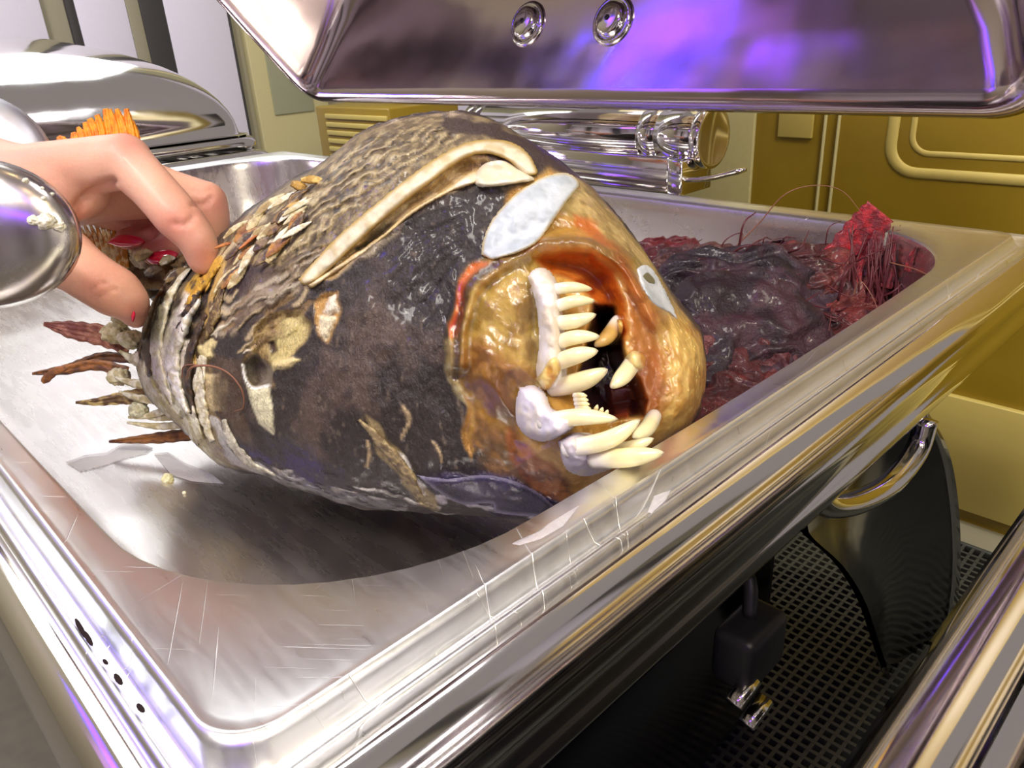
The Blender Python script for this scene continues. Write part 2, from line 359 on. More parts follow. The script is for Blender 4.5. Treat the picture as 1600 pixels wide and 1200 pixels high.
# ------------------------------------------------------------------ chafing dishes
def dish(ox, name, label, lid_open, loc):
    T = thing(name, label, 'chafing dish', loc, 'chafing dishes along the counter')
    # frame rings: x0,x1,y0,y1,r,z
    R = [(-.378, .3155, -.2065, .201, .010, -.010), (-.3785, .3160, -.207, .2015, .010, -.0065), (-.387, .3205, -.2155, .213, .014, -.0072), (-.391, .324, -.2172, .222, .018, -.010),
         (-.3945, .3275, -.2188, .229, .022, -.015), (-.395, .328, -.2192, .230, .023, -.020), (-.392, .3255, -.2175, .227, .022, -.025), (-.3895, .3235, -.216, .224, .020, -.029),
         (-.391, .3245, -.2168, .226, .020, -.0335), (-.392, .3252, -.2172, .227, .020, -.037), (-.3905, .324, -.2165, .2255, .02, -.040), (-.385, .318, -.211, .220, .02, -.0415),
         (-.365, .285, -.190, .195, .02, -.0425), (-.358, .272, -.182, .188, .03, -.06), (-.345, .262, -.175, .18, .03, -.100), (-.33, .25, -.165, .17, .03, -.102)]
    rings = [rrect(a+ox, b+ox, c, d, r, z, 8, .0) for a, b, c, d, r, z in R]
    mesh('frame', *loft(rings, True, False, True), M_chrome, T)
    # hinge barrel
    hy, hz = .252, .026
    a0, a1 = -.135+ox, .100+ox
    prof = [(0, .014), (.001, .0185)]
    L = a1-a0
    for s in (.012, .022, L-.045, L-.03): prof += [(s-.0006, .0185), (s, .0172), (s+.0006, .0185)]
    prof += [(L-.001, .0185), (L, .0175)]
    hb = mesh('hinge_barrel', *lathe(prof, (a0, hy, hz), (1, 0, 0), 40), M_fit, T)
    mesh('end_cap', *lathe([(0, .0185), (.001, .0205), (.005, .0215), (.0075, .0205), (.0082, .019), (.0076, .0175)], (a1, hy, hz), (1, 0, 0), 40), M_fit, hb)
    bezel('hinge_bracket', *box(-.055+ox, .083+ox, hy-.016, hy+.016, -.012, hz-.012), M_fit, T, .002)
    bezel('hinge_block', *box(.088+ox, .100+ox, hy-.026, hy+.012, -.010, hz-.012), M_fit, T, .0015)
    mesh('release_lever', *tube(smooth_line([(.095+ox, hy-.02, .0), (.115+ox, hy-.018, .002), (.140+ox, hy-.012, .009)], 10), [.003]*8+[.0035, .002], 10, True, .6), M_fit, T)
    # lid, built closed then turned about the hinge line
    th = math.radians(50 if lid_open else 0)
    py, pz = .222, (.052 if lid_open else .004)
    LR = [(-.345, .302, -.195, .216, .024, .004), (-.349, .307, -.199, .2205, .026, .002), (-.352, .310, -.202, .2235, .028, -.002), (-.352, .310, -.202, .2235, .028, -.007), (-.348, .306, -.198, .2195, .026, -.0095),
          (-.341, .299, -.192, .213, .022, -.008), (-.339, .297, -.189, .210, .020, -.001), (-.335, .293, -.186, .207, .018, .006), (-.325, .284, -.176, .198, .018, .025),
          (-.308, .266, -.158, .182, .022, .055), (-.278, .236, -.128, .155, .030, .085), (-.235, .19, -.085, .115, .04, .104), (-.13, .09, -.03, .05, .03, .112)]
    if not lid_open:
        LR = LR[:8]
        for t in np.linspace(.12, PI/2, 16):
            q = .175*(1-math.cos(t)); LR.append((-.335+q*1.2, .293-q*1.2, -.186+q, .207-q, .02+q*.95, .006+.118*math.sin(t)))
    def lidxf(P):
        P = np.array(P, float); y = P[:, 1]-.222; z = P[:, 2]
        c, s = math.cos(th), math.sin(th)
        return np.stack([P[:, 0]+ox, py+y*c+z*s, pz-y*s+z*c], 1)
    rings = [lidxf(rrect(a, b, c_, d, r, z, 10)) for a, b, c_, d, r, z in LR]
    out = [lidxf(rrect(a-.0015, b+.0015, c_-.0015, d+.0015, r+.001, z+.0015, 10)) for a, b, c_, d, r, z in [LR[0]]+LR[7:]]
    V, F = join(loft(rings, True, False, True), loft(out, True, False, True))
    ld = mesh('lid', V, F, M_lid if lid_open else M_chrome, T)
    if lid_open:
        n_w = lidxf([(0, 0, 0), (0, 0, 1)]); up = n_w[1]-n_w[0]
        for px_, py_ in ((825, 38), (958, 33)):
            # find the wall of the lid under the rivet
            bv = BVHTree.FromPolygons([tuple(v) for v in V], [tuple(f) for f in F])
            h = bv.ray_cast(Vector(CP), Vector(ray(px_, py_)).normalized())
            p = np.array(h[0]); n = np.array(h[1]); n = n if n@(CP-p) > 0 else -n
            rv = mesh('rivet', *lathe([(0, .0165), (.002, .0168), (.0035, .0155), (.004, .0135), (.0025, .0125), (.0025, .0118), (.006, .0115), (.0075, .0095), (.008, .007)], p-n*.001, n, 32), M_fit, ld)
            mesh('socket', *lathe([(0, .0022), (.0004, .0022)], p+n*.0069, n, 6), M_black, rv)
    return T
main = dish(0, 'chafing_dish', 'open steel chafing dish holding the fish head, lid tilted up on its hinge', True, (-.03, 0, ZC))
d2 = dish(-.79, 'chafing_dish', 'closed polished chafing dish at upper left, reflecting the striped wall', False, (-.82, 0, ZC))
d3 = dish(.768, 'chafing_dish', 'chafing dish at lower right of which only the steel edge shows', False, (.75, 0, ZC))

# legs of the main dish: curved plate with polished edge
def leg(parent, xp, pts, inner):
    pass
def leg_plate(parent, dx=0, dy=0, mirror=None):
    XPL = .306
    outer = smooth_line([(1432, 640), (1462, 690), (1478, 745), (1487, 820), (1488, 900), (1478, 980), (1460, 1050), (1452, 1066)], 24)
    inn = smooth_line([(1392, 1060), (1372, 1000), (1352, 940), (1318, 885), (1272, 842), (1262, 820), (1262, 760), (1300, 700)], 24)
    P1 = [PX(x, y, XPL) for x, y in outer]; P2 = [PX(x, y, XPL) for x, y in inn[::-1]]
    n = len(P1); V = []
    for a, b in zip(P1, P2):
        for t in np.linspace(0, 1, 7):
            q = a*(1-t)+b*t; V.append(q+np.array([-.012*math.sin(PI*t), 0, 0]))
    V = np.array(V)+[dx, dy, 0]
    F = [(i*7+j, i*7+j+1, (i+1)*7+j+1, (i+1)*7+j) for i in range(n-1) for j in range(6)]
    F2 = [tuple(k+len(V) for k in f[::-1]) for f in F]
    Vb = V+np.array([-.004, 0, 0])
    L = mesh('leg', np.vstack([V, Vb]), F+F2, M_darksteel, parent)
    # polished flange round the outer curve
    Vf = []
    for a in P1:
        for s, e in ((0, .0), (.004, .0015), (-.018, .002), (-.026, .0)): Vf.append(a+np.array([s+dx, e+dy, 0]))
    Vf = np.array(Vf)
    Ff = [(i*4+j, i*4+j+1, (i+1)*4+j+1, (i+1)*4+j) for i in range(n-1) for j in range(3)]
    mesh('leg_edge', Vf, Ff, M_chrome, L)
    return L
leg_plate(main)
for dx, dy in ((-.64, 0), (-.64, -.25), (-.30, -.25)):
    L = bezel('leg', *box(.30+dx, .33+dx, .12+dy, .15+dy, ZC, -.09), M_darksteel, main, .003)
h = smooth_line([PX(x, y, .316) for x, y in [(1448, 655), (1432, 705), (1392, 755), (1345, 782), (1300, 790), (1275, 775), (1270, 740)]], 30)
mesh('handle', *tube(h, .0045, 12), M_chrome, main)
# heater box added as dark shade under the dish; black mat
hb = thing('filler_box', 'black heater box added to deepen the shade under the dish', 'filler', (.1, -.02, ZC))
bezel('body', *box(-.12, .252, -.15, .105, ZC+.012, -.13), M_black, hb, .006)
bezel('front_panel', *box(.252, .256, -.13, .09, ZC+.03, -.15), M_darksteel, hb, .002)
pl = thing('mains_plug', 'black mains plug with flat silver prongs hanging below the dish', 'plug', tuple(PX(1185, 1060, .30)))
c0 = PX(1200, 1035, .30)
bezel('body', *box(c0[0]-.018, c0[0], c0[1]-.014, c0[1]+.016, c0[2]-.010, c0[2]+.016), M_black, pl, .004, 3)
for qx, qy in ((1162, 1080), (1182, 1112)):
    q = PX(qx, qy, .30)
    P0 = PX(qx+14, qy-20, .298); P1_ = PX(qx-16, qy+20, .298)
    mesh('prong', *tube([P0, (P0+P1_)/2, P1_], .0038, 8, True, .5), M_chrome, pl)
mesh('cord', *tube(smooth_line([c0+[-.01, .002, .014], c0+[-.02, .01, .03], c0+[-.06, .01, .03]], 12), .003, 8), M_black, pl)
# mat: crossing rubber bars
mt = thing('rubber_mat', 'black open-grid rubber mat on the counter under the dish', 'mat', (.3, .1, ZC))
parts = []
pitch = .0066; x0m, x1m, y0m, y1m = .02, .60, -.10, .352
for i in range(int((x1m-x0m)/pitch)):
    x = x0m+i*pitch; parts.append(box(x-.0011, x+.0011, y0m, y1m, ZC+.001, ZC+.0054))
for j in range(int((y1m-y0m)/pitch)):
    y = y0m+j*pitch; parts.append(box(x0m, x1m, y-.0011, y+.0011, ZC+.001, ZC+.0056))
o = mesh('mesh_grid', *join(*parts), M_rubber, mt, False); o['kind'] = 'stuff'
bezel('mat_edge', *box(x0m-.003, x1m, y1m, y1m+.004, ZC+.0005, ZC+.006), M_rubber, mt, .001)

# ------------------------------------------------------------------ food pan
pan = thing('food_pan', 'worn rectangular steel food pan under the fish head, with greasy marks', 'pan', (-.03, 0, -.065))
# flange: opening ring to crease ring
PR = [(-.3725, .3185, -.2094, .2010, .006, -.0070), (-.3718, .3182, -.2090, .2006, .006, -.0042), (-.3708, .3172, -.2082, .1995, .006, -.0034), (-.3690, .3160, -.2070, .1980, .006, -.0048), (-.3665, .3148, -.2055, .1940, .008, -.0058), (-.3650, .3138, -.2042, .1880, .008, -.0048),
      (-.3635, .3128, -.2032, .1840, .009, -.0012), (-.3625, .3122, -.2024, .1815, .009, .0011), (-.3605, .3112, -.2014, .1795, .010, .0004), (-.3580, .3095, -.2004, .1775, .011, .0)]
rings = [rrect(a, b, c, d, r, z, 14, 0) for a, b, c, d, r, z in PR]
for off, z, rr in ((0, -.0002, .068), (.0012, -.0012, .067), (.0022, -.0035, .066), (.0030, -.008, .065), (.0060, -.03, .063), (.0095, -.054, .060), (.0125, -.0605, .058), (.018, -.0645, .054), (.028, -.066, .05)):
    rings.append(rrect(-.345+off, .3025-off, -.1945+off, .170-off, rr, z, 14, .002))
mesh('flange', *loft(rings[:len(PR)+2]), M_pan, pan)
mesh('basin', *loft(rings[len(PR)+1:], True, False, True), M_floorpan, pan)
# dark burn spots in the groove and smears of white flesh on floor and rim
def smear(poly, z, name, m, thick=.0006, seed=0, par=None):
    P = np.array([PZ(x, y, z) for x, y in poly]); c = P.mean(0)
    n = len(P); V = [c+[0, 0, thick]]
    for s, hh in ((.6, thick), (.92, thick*.7), (1.0, 0.0)):
        for p in P: V.append(c+(p-c)*s+[0, 0, hh])
    F = [(0, 1+i, 1+(i+1) % n) for i in range(n)]
    for k in range(2):
        for i in range(n):
            F.append((1+k*n+i, 1+(k+1)*n+i, 1+(k+1)*n+(i+1) % n, 1+k*n+(i+1) % n))
    return mesh(name, V, F, m, par)
M_burn = simple('burnt_residue', (.02, .012, .012), .9, bump=.5, spec=.1)
M_grease = simple('dried_white_grease', (.62, .60, .62), .5, bump=.6, bscale=700, Alpha=.55)
for (x, y, a, b) in [(126, 982, 5, 16), (138, 998, 5, 12), (165, 1035, 4, 4), (185, 1062, 6, 9), (220, 1107, 6, 7)]:
    t = np.linspace(0, 2*PI, 9, endpoint=False)
    smear([(x+a*math.cos(q)+.5*b*math.sin(q), y+b*math.sin(q)) for q in t], -.0036, 'burnt_spot', M_burn, .0004, par=pan)
smear([(102, 722), (130, 712), (165, 708), (190, 694), (215, 690), (240, 700), (228, 708), (195, 716), (160, 728), (125, 736)], -.0655, 'dried_smear', M_grease, .0004, par=pan)
smear([(240, 708), (262, 706), (290, 724), (330, 740), (350, 756), (300, 752), (268, 742)], -.0655, 'dried_smear', M_grease, .0004, par=pan)
smear([(800, 850), (830, 838), (868, 812), (905, 790), (880, 822), (845, 842), (812, 852)], .0004, 'dried_smear', M_grease, .0003, par=pan)
smear([(1012, 800), (1022, 775), (1048, 766), (1040, 782), (1018, 802)], -.003, 'dried_smear', M_grease, .0003, par=pan)

# ------------------------------------------------------------------ fish head
FX = thing('fish_head', 'large cooked fish head with dark skin, open amber mouth and long teeth in the pan', 'fish head', (.2, -.09, -.066))
stn = [  # top pixel, bottom pixel, depth top, depth bottom, half thickness
 ((238, 478), (214, 548), .332, .340, .012), ((268, 434), (234, 596), .326, .342, .034), ((312, 400), (280, 646), .318, .336, .043), ((385, 330), (335, 706), .305, .320, .052), ((480, 272), (425, 744), .296, .300, .056),
 ((590, 212), (535, 783), .286, .280, .057), ((690, 192), (640, 798), .276, .272, .056), ((780, 204), (735, 800), .264, .267, .054), ((868, 252), (828, 803), .252, .262, .050),
 ((945, 318), (898, 786), .243, .256, .045), ((1005, 385), (970, 742), .237, .252, .038), ((1056, 468), (1034, 692), .234, .248, .029), ((1084, 506), (1072, 662), .2335, .246, .022), ((1098, 534), (1088, 642), .233, .244, .014), ((1104, 570), (1102, 612), .236, .240, .004)]
NU, NV = 420, 560
rows = np.array([list(a)+list(b)+[c, d, e] for a, b, c, d, e in stn])
rs = smooth_line(rows, NU)
Vb = np.zeros((NU, NV, 3))
Tt = np.array([PD(r[0], r[1], r[4]) for r in rs]); Tb = np.array([PD(r[2], r[3], r[5]) for r in rs])
cen = (Tt+Tb)/2; av = (Tt-Tb)/2
ax = np.gradient(cen, axis=0); bv = CP-cen; bv = bv-av*((bv*av).sum(1)/(av*av).sum(1))[:, None]; bv /= np.linalg.norm(bv, axis=1)[:, None]
sgn = np.sign((bv@(-CF)).mean()); bv = bv*sgn*rs[:, 6][:, None]
# more samples on the side that faces the hand-held view (the detailed side)
tv = np.linspace(0, 1, NV, endpoint=False); ang = np.where(tv < .68, tv/.68*PI, PI+(tv-.68)/.32*PI)
for k in range(NV):
    ca, sa = math.cos(ang[k]), math.sin(ang[k])
    s2 = math.copysign(abs(sa)**.85, sa)
    Vb[:, k] = cen+av*ca+bv*s2
V = Vb.reshape(-1, 3)
def normals_grid(V):
    G = V.reshape(NU, NV, 3); du = np.gradient(G, axis=0); dv = (np.roll(G, -1, 1)-np.roll(G, 1, 1))
    n = np.cross(du, dv); n /= np.linalg.norm(n, axis=2)[..., None]+1e-12; n = n.reshape(-1, 3)
    c = np.repeat(cen, NV, 0); s = np.sign(((V-c)*n).sum(1).mean()); return n*s
N = normals_grid(V)
px, py, pz = proj(V); toc = CP-V; toc /= np.linalg.norm(toc, axis=1)[:, None]
face = sstep(.0, .22, (N*toc).sum(1))
wx = (fbm(V, 120, 3, 3)-.5)*26; wy = (fbm(V, 120, 3, 9)-.5)*26
qx, qy = px+wx, py+wy              # ragged borders
col = np.zeros((len(V), 3)); rough = np.ones(len(V)); disp = np.zeros(len(V))
n1 = fbm(V, 60, 4, 1); n2 = fbm(V, 260, 3, 2); n3 = fbm(V*[1, 1, .5], 600, 2, 5)
base = lin('2e2624'); b2 = lin('5d4c42'); b3 = lin('1d1719')
def mixc(c, m): 
    global col
    col = col*(1-m[:, None])+np.asarray(c)*m[:, None]
col[:] = base
mixc(b2, sstep(.5, .72, n1)*.75); mixc(b3, sstep(.55, .7, n2)*.5); mixc(lin('8d7c6a'), sstep(.72, .84, n3)*.35)
disp += (n1-.5)*.006+(n2-.5)*.0016+(n3-.5)*.0007
def region(poly, color, feather=6, amt=1.0, d=0.0, dfeather=None, rg=None, ragged=True, sub=None, noise=None, warp=1.0):
    """stain and sculpt one patch of the surface; color None = sculpt only"""
    global disp, rough
    x, y = (px+wx*warp, py+wy*warp) if ragged else (px, py)
    P = np.asarray(poly, float); pad = max(feather, dfeather or 0)+5
    sel = np.where((x > P[:, 0].min()-pad) & (x < P[:, 0].max()+pad) & (y > P[:, 1].min()-pad) & (y < P[:, 1].max()+pad) & (face > 0))[0]
    if not len(sel): return
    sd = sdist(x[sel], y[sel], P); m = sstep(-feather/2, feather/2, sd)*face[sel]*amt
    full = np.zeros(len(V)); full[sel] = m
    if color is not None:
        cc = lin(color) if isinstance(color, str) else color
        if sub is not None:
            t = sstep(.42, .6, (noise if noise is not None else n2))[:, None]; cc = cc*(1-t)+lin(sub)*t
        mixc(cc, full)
    if rg is not None: rough = rough*(1-full)+rg*full
    if d:
        df = dfeather or feather; md = sstep(-df*.2, df, sd)*face[sel]; disp[sel] += md*d
def stroke(line, width, color, amt=1.0, d=0.0, soft=.5, rg=None, sub=None, warp=1.0):
    global disp, rough
    x, y = px+wx*warp, py+wy*warp
    L = smooth_line(line, 24); pad = width*2+5
    sel = np.where((x > L[:, 0].min()-pad) & (x < L[:, 0].max()+pad) & (y > L[:, 1].min()-pad) & (y < L[:, 1].max()+pad) & (face > 0))[0]
    if not len(sel): return
    r = pdist(x[sel], y[sel], L); m = 1-sstep(width*(1-soft), width*(1+soft), r); m = m*face[sel]
    full = np.zeros(len(V)); full[sel] = m*amt
    if color is not None:
        cc = lin(color)
        if sub is not None:
            t = sstep(.42, .6, n2)[:, None]; cc = cc*(1-t)+lin(sub)*t
        mixc(cc, full)
    if rg is not None: rough = rough*(1-full)+rg*full
    if d: disp[sel] += m*d
# --- tan scaly crown
region([(330, 400), (400, 320), (480, 255), (590, 190), (700, 170), (770, 180), (830, 215), (740, 228), (660, 262), (590, 315), (520, 372), (470, 428), (430, 440), (380, 450), (340, 440)], '9c8a62', 16, 1, sub='6e5d42', noise=fbm(V, 420, 2, 21))
lines = np.sin((px*.55+py*.83+wx*1.5)*.42)
mk = sstep(0, 14, sdist(px, py, [(380, 400), (430, 320), (490, 262), (590, 200), (690, 185), (740, 215), (650, 262), (560, 335), (470, 420), (420, 440)]))*face
disp += lines*.0006*mk; mixc(lin('3b2e20'), mk*sstep(.5, .9, -lines)*.65); mixc(lin('d9c89a'), mk*sstep(.55, .95, lines)*.5)
mixc(lin('2a1f18'), mk*sstep(.66, .74, fbm(V, 520, 2, 31))*.9)
region([(690, 180), (780, 190), (860, 235), (905, 275), (870, 275), (820, 240), (770, 215), (720, 212), (690, 200)], '3f3027', 10)
# cluster of pale torn skin between crown and tail
region([(330, 395), (400, 325), (450, 315), (430, 380), (445, 430), (400, 450), (350, 430), (300, 420)], 'a8956a', 10, .9, sub='5c4a33')
stroke([(290, 460), (350, 400), (410, 340)], 7, 'd8c9a0', .8, .001); stroke([(320, 470), (380, 410), (420, 380)], 4, 'e8dcc0', .8, .001)
region([(345, 430), (395, 415), (440, 420), (425, 450), (380, 465), (350, 452)], '3b2c30', 7)
stroke([(345, 520), (400, 480), (470, 445), (560, 400), (620, 360)], 9, 'b9a98b', .7, .0012, sub='6b594c')
stroke([(330, 500), (380, 468), (450, 445)], 6, 'd3c4a6', .7, .001)
# --- tail end: concentric torn layers of skin and white flesh
region([(198, 470), (250, 420), (330, 395), (352, 440), (330, 520), (335, 600), (350, 690), (300, 690), (240, 660), (205, 600), (190, 540)], '3d2f24', 10, 1, sub='75603f')
rr = np.array([0])
tl = [([(262, 432), (236, 480), (222, 530), (226, 590), (262, 650)], 5, '6a5238', .002), ([(286, 424), (256, 470), (242, 520), (244, 580), (276, 640)], 9, 'f2ead2', .004), ([(300, 418), (272, 462), (262, 500)], 5, '241a18', -.002),
      ([(345, 412), (312, 440), (288, 480)], 7, 'd9aa3c', .0025), ([(300, 470), (272, 520), (262, 560), (268, 600), (290, 640)], 12, 'fbf6e6', .005), ([(322, 446), (300, 500), (290, 545)], 6, '2b201c', -.002),
      ([(352, 420), (330, 470), (306, 530), (300, 570)], 6, 'cba75a', .002), ([(290, 540), (286, 590), (292, 640), (310, 680)], 9, 'efe8d4', .004), ([(262, 590), (272, 625), (296, 660)], 6, '1f1a1c', -.002),
      ([(330, 480), (318, 540), (322, 600)], 7, '55401f', .001)]
for l, wd, c, dd in tl: stroke(l, wd, c, .95, dd, .35, sub=None, warp=1.3)
region([(190, 590), (235, 560), (262, 610), (300, 650), (340, 690), (372, 735), (330, 718), (280, 690), (225, 665), (190, 630)], 'e6e4c8', 8, .9, .002, 10, sub='b9b083')
region([(312, 540), (335, 532), (335, 560), (318, 568)], 'd8c88e', 5, 1, .003, 8)
region([(312, 585), (345, 580), (350, 640), (330, 640)], 'cdb98a', 6, .9, .001)
region([(300, 640), (335, 640), (350, 700), (400, 740), (370, 735), (330, 710)], '7a6a52', 8, .8)
stroke([(335, 655), (350, 690), (372, 720), (420, 742), (480, 765), (545, 785)], 5, 'c9c8c4', .7, .001)
rq = np.random.default_rng(21)
for k in range(46):   # ragged pale fibres in the dark skin behind the eye and on the shoulder
    x0_ = rq.uniform(325, 500); y0_ = 560-(x0_-325)*.55+rq.uniform(-75, 30); l_ = rq.uniform(18, 55); a_ = -.62+rq.uniform(-.25, .25)
    stroke([(x0_, y0_), (x0_+l_*.5*math.cos(a_), y0_+l_*.5*math.sin(a_)+rq.uniform(-3, 3)), (x0_+l_*math.cos(a_), y0_+l_*math.sin(a_))], rq.uniform(1.5, 4), ['c9b48a', 'efe4c8', '8a6d42', '1c1614'][k % 4], .8, .0010 if k % 4 < 2 else -.0006, warp=1.0)
for k in range(40):   # silvery wrinkles along the belly edge
    x0_ = rq.uniform(400, 700); y0_ = 715+(x0_-400)*.26+rq.uniform(-5, 32)
    stroke([(x0_, y0_), (x0_+14, y0_+6), (x0_+26, y0_+7)], rq.uniform(1.2, 2.6), ['b9b4ae', '2a2228'][k % 2], .7, .0006, warp=.8)
region([(335, 560), (375, 560), (380, 640), (395, 700), (360, 680), (338, 620)], '54402e', 10, .7)
region([(400, 430), (470, 400), (520, 385), (480, 440), (430, 480), (380, 500), (350, 500)], '6e5a44', 14, .6)
# --- eye hollow
region([(378, 572), (395, 545), (402, 505), (425, 488), (468, 482), (478, 505), (476, 535), (450, 560), (428, 580), (432, 600), (400, 610), (384, 600)], 'a98f5c', 6, 1, -.004, 12, .5, sub='7a6240')
region([(438, 500), (470, 492), (476, 530), (452, 555), (430, 575), (424, 545)], 'd2c181', 8, .9, .002, 10, .5)
region([(418, 534), (430, 530), (434, 548), (424, 556)], '4a3422', 6, 1, -.003, 6, ragged=False)
region([(380, 566), (400, 552), (426, 575), (424, 600), (398, 605), (386, 590)], '8d8272', 4, 1, -.009, 8, ragged=False)
region([(384, 596), (398, 605), (420, 600), (426, 640), (428, 680), (405, 662), (392, 630)], 'd9d3b0', 4, 1, .001, 6, ragged=False)
stroke([(380, 570), (384, 592), (396, 606), (420, 602)], 2.2, 'f2f2ee', 1, .001, warp=0)
region([(428, 572), (452, 556), (470, 560), (452, 578), (432, 584)], 'e2cf94', 4, 1, .002, 6)
region([(490, 480), (508, 462), (525, 458), (530, 490), (520, 520), (508, 540), (494, 530), (486, 505)], 'b98f4e', 6, 1, -.002, 8)
region([(512, 470), (524, 462), (528, 490), (516, 500), (506, 496)], 'f0e6cf', 3, 1, .003, 5); region([(498, 500), (522, 500), (516, 522), (506, 536), (496, 528)], 'e6dab6', 3, 1, .003, 5)
# --- cheek hollow under the long bone
region([(545, 388), (600, 335), (660, 290), (715, 252), (760, 238), (820, 262), (838, 275), (800, 288), (735, 285), (690, 300), (640, 332), (600, 368), (560, 402), (505, 440), (480, 440)], 'b99a66', 8, 1, -.006, 14, .6, sub='d8bf92')
region([(560, 405), (600, 372), (640, 335), (600, 352), (550, 392)], '2b1e14', 6, .8, -.004, 8)
# fine folds on the dark skin towards the mouth
rg_ = np.random.default_rng(3)
for k in range(16):
    y0 = 322+k*11+rg_.uniform(-5, 5); xo = rg_.uniform(-20, 20)
    stroke([(600+k*6+xo, y0+70), (655+k*4+xo, y0+30), (738-k*3+xo*.4, y0-4)], 1.8, '120e10', .5, -.0005, warp=.8)
# --- amber gelatinous front
region([(905, 285), (960, 330), (1012, 390), (1062, 478), (1110, 540), (1112, 610), (1090, 660), (1040, 690), (940, 760), (880, 800), (840, 790), (800, 740), (745, 690), (722, 620), (700, 560), (700, 500), (735, 420), (760, 395), (800, 300), (860, 262)], 'a87c35', 14, 1, 0, None, .75, sub='c49a52', noise=n1)
region([(870, 265), (930, 290), (985, 345), (1035, 420), (1065, 490), (1030, 470), (985, 400), (930, 350), (880, 330)], 'b8a26a', 12, .8, sub='93804f')
region([(900, 330), (935, 345), (960, 385), (930, 375), (905, 352)], 'b9551a', 10, .7)
stroke([(812, 400), (840, 385), (850, 370)], 6, 'd2691e', .9)
region([(740, 415), (760, 405), (742, 440), (722, 480), (712, 530), (700, 540), (698, 505), (715, 460)], 'b4481c', 6, 1, -.003, 8, .5, sub='d8702c')
region([(690, 530), (712, 520), (712, 560), (722, 600), (738, 640), (740, 680), (728, 650), (708, 610), (695, 580)], 'cfc49a', 8, .9, .001, sub='a08c5a', rg=.4)
region([(722, 620), (748, 640), (744, 700), (738, 720), (726, 680)], 'b98b45', 8, .9, -.002)
region([(735, 640), (800, 680), (830, 740), (850, 790), (800, 770), (755, 730)], '5e4630', 16, .9, sub='86623c')
region([(790, 660), (830, 690), (880, 740), (900, 780), (860, 795), (830, 760), (800, 720)], '9a5a2c', 14, .9, sub='6c3a1c')
# --- purple shining skin flap along the bottom
region([(660, 745), (720, 735), (790, 740), (850, 775), (880, 790), (850, 812), (790, 812), (740, 792), (690, 780)], '2b2340', 10, 1, .002, 10, .5)
stroke([(680, 775), (730, 793), (790, 800), (850, 812)], 3, 'cfc9d0', .8, .001)
region([(568, 650), (590, 665), (625, 710), (655, 745), (690, 790), (660, 795), (620, 740), (585, 700)], 'a9966a', 6, .8, .0, sub='6d5b40')
region([(618, 705), (640, 720), (665, 755), (655, 765), (630, 735)], 'ded9cf', 4, .9, .001)
for l in ([(570, 690), (575, 710), (568, 728)], [(632, 640), (640, 655), (628, 680)], [(676, 690), (684, 705), (686, 722)]): stroke(l, 3, 'b8a07a', .9, .001)
region([(430, 735), (480, 750), (560, 775), (640, 790), (640, 805), (540, 795), (440, 760)], '8e8c92', 8, .6, sub='3a3440')
# --- mouth: lip rims, hollow
stroke([(713, 570), (716, 510), (734, 455), (768, 418), (820, 392), (880, 380), (930, 385), (975, 412), (1000, 452), (1025, 500)], 14, None, 1, .006, .7, warp=.3)
region([(712, 560), (722, 490), (745, 435), (790, 402), (835, 392), (850, 420), (845, 480), (848, 560), (850, 600), (812, 612), (812, 655), (800, 668), (760, 640), (728, 610)], 'b3954c', 10, 1, .006, 40, .8, sub='8d6f30', warp=.4)
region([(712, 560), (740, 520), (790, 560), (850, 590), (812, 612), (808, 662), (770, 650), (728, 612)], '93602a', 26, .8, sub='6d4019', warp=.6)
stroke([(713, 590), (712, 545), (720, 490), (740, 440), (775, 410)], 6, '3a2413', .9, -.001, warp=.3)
stroke([(775, 408), (830, 386), (880, 376), (930, 383), (980, 420), (1003, 462)], 7, '5e4420', .75, .001, warp=.4)
region([(835, 405), (880, 395), (925, 398), (955, 425), (975, 470), (980, 520), (965, 555), (930, 540), (930, 470), (900, 440), (862, 425)], 'c8661e', 12, 1, -.012, 26, .6, sub='9c4414', warp=.4)
region([(868, 400), (915, 402), (935, 425), (900, 435), (870, 422)], 'e08a35', 10, .8)
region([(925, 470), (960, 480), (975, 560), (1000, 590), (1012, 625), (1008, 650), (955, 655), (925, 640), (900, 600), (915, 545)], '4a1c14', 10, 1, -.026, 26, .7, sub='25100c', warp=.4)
region([(950, 600), (985, 590), (1000, 625), (985, 655), (955, 650)], '8a3a20', 10, .8, .006)
region([(960, 380), (1000, 430), (1035, 500), (1060, 600), (1050, 660), (1020, 650), (1005, 600), (985, 550), (975, 470)], 'a25f28', 24, .8, sub='8a4318')
region([(1030, 500), (1075, 500), (1110, 560), (1095, 640), (1045, 680), (1040, 620), (1035, 560)], 'd0ae62', 22, .9, .004, 40, sub='b98f48')
region([(1000, 560), (1030, 540), (1040, 600), (1030, 650), (1005, 655)], '9a5420', 18, .7)
# lower jaw mound
region([(800, 600), (880, 600), (930, 640), (960, 690), (970, 740), (930, 770), (870, 770), (815, 720)], None, 10, 1, .016, 70, ragged=False)
region([(830, 430), (880, 430), (885, 600), (840, 600)], None, 10, 1, .005, 20, ragged=False)
grain = sstep(.7, .8, fbm(V, 700, 2, 77))*sstep(-10, 10, sdist(px, py, [(700, 400), (1000, 300), (1110, 600), (860, 800)]))*face
disp += grain*.0005
V = V+toc*(disp*face)[:, None]+N*((disp*(1-face)*.6)[:, None])
V[:, 2] = np.maximum(V[:, 2], -.0645)
Fg = []
idx = np.arange(NU*NV).reshape(NU, NV)
a = idx[:-1]; b = idx[1:]
Fq = np.stack([a, b, np.roll(b, -1, 1), np.roll(a, -1, 1)], -1).reshape(-1, 4)
ca, cb = idx[0], idx[-1]
faces = [tuple(f) for f in Fq.tolist()]+[tuple(ca.tolist()), tuple(cb.tolist()[::-1])]
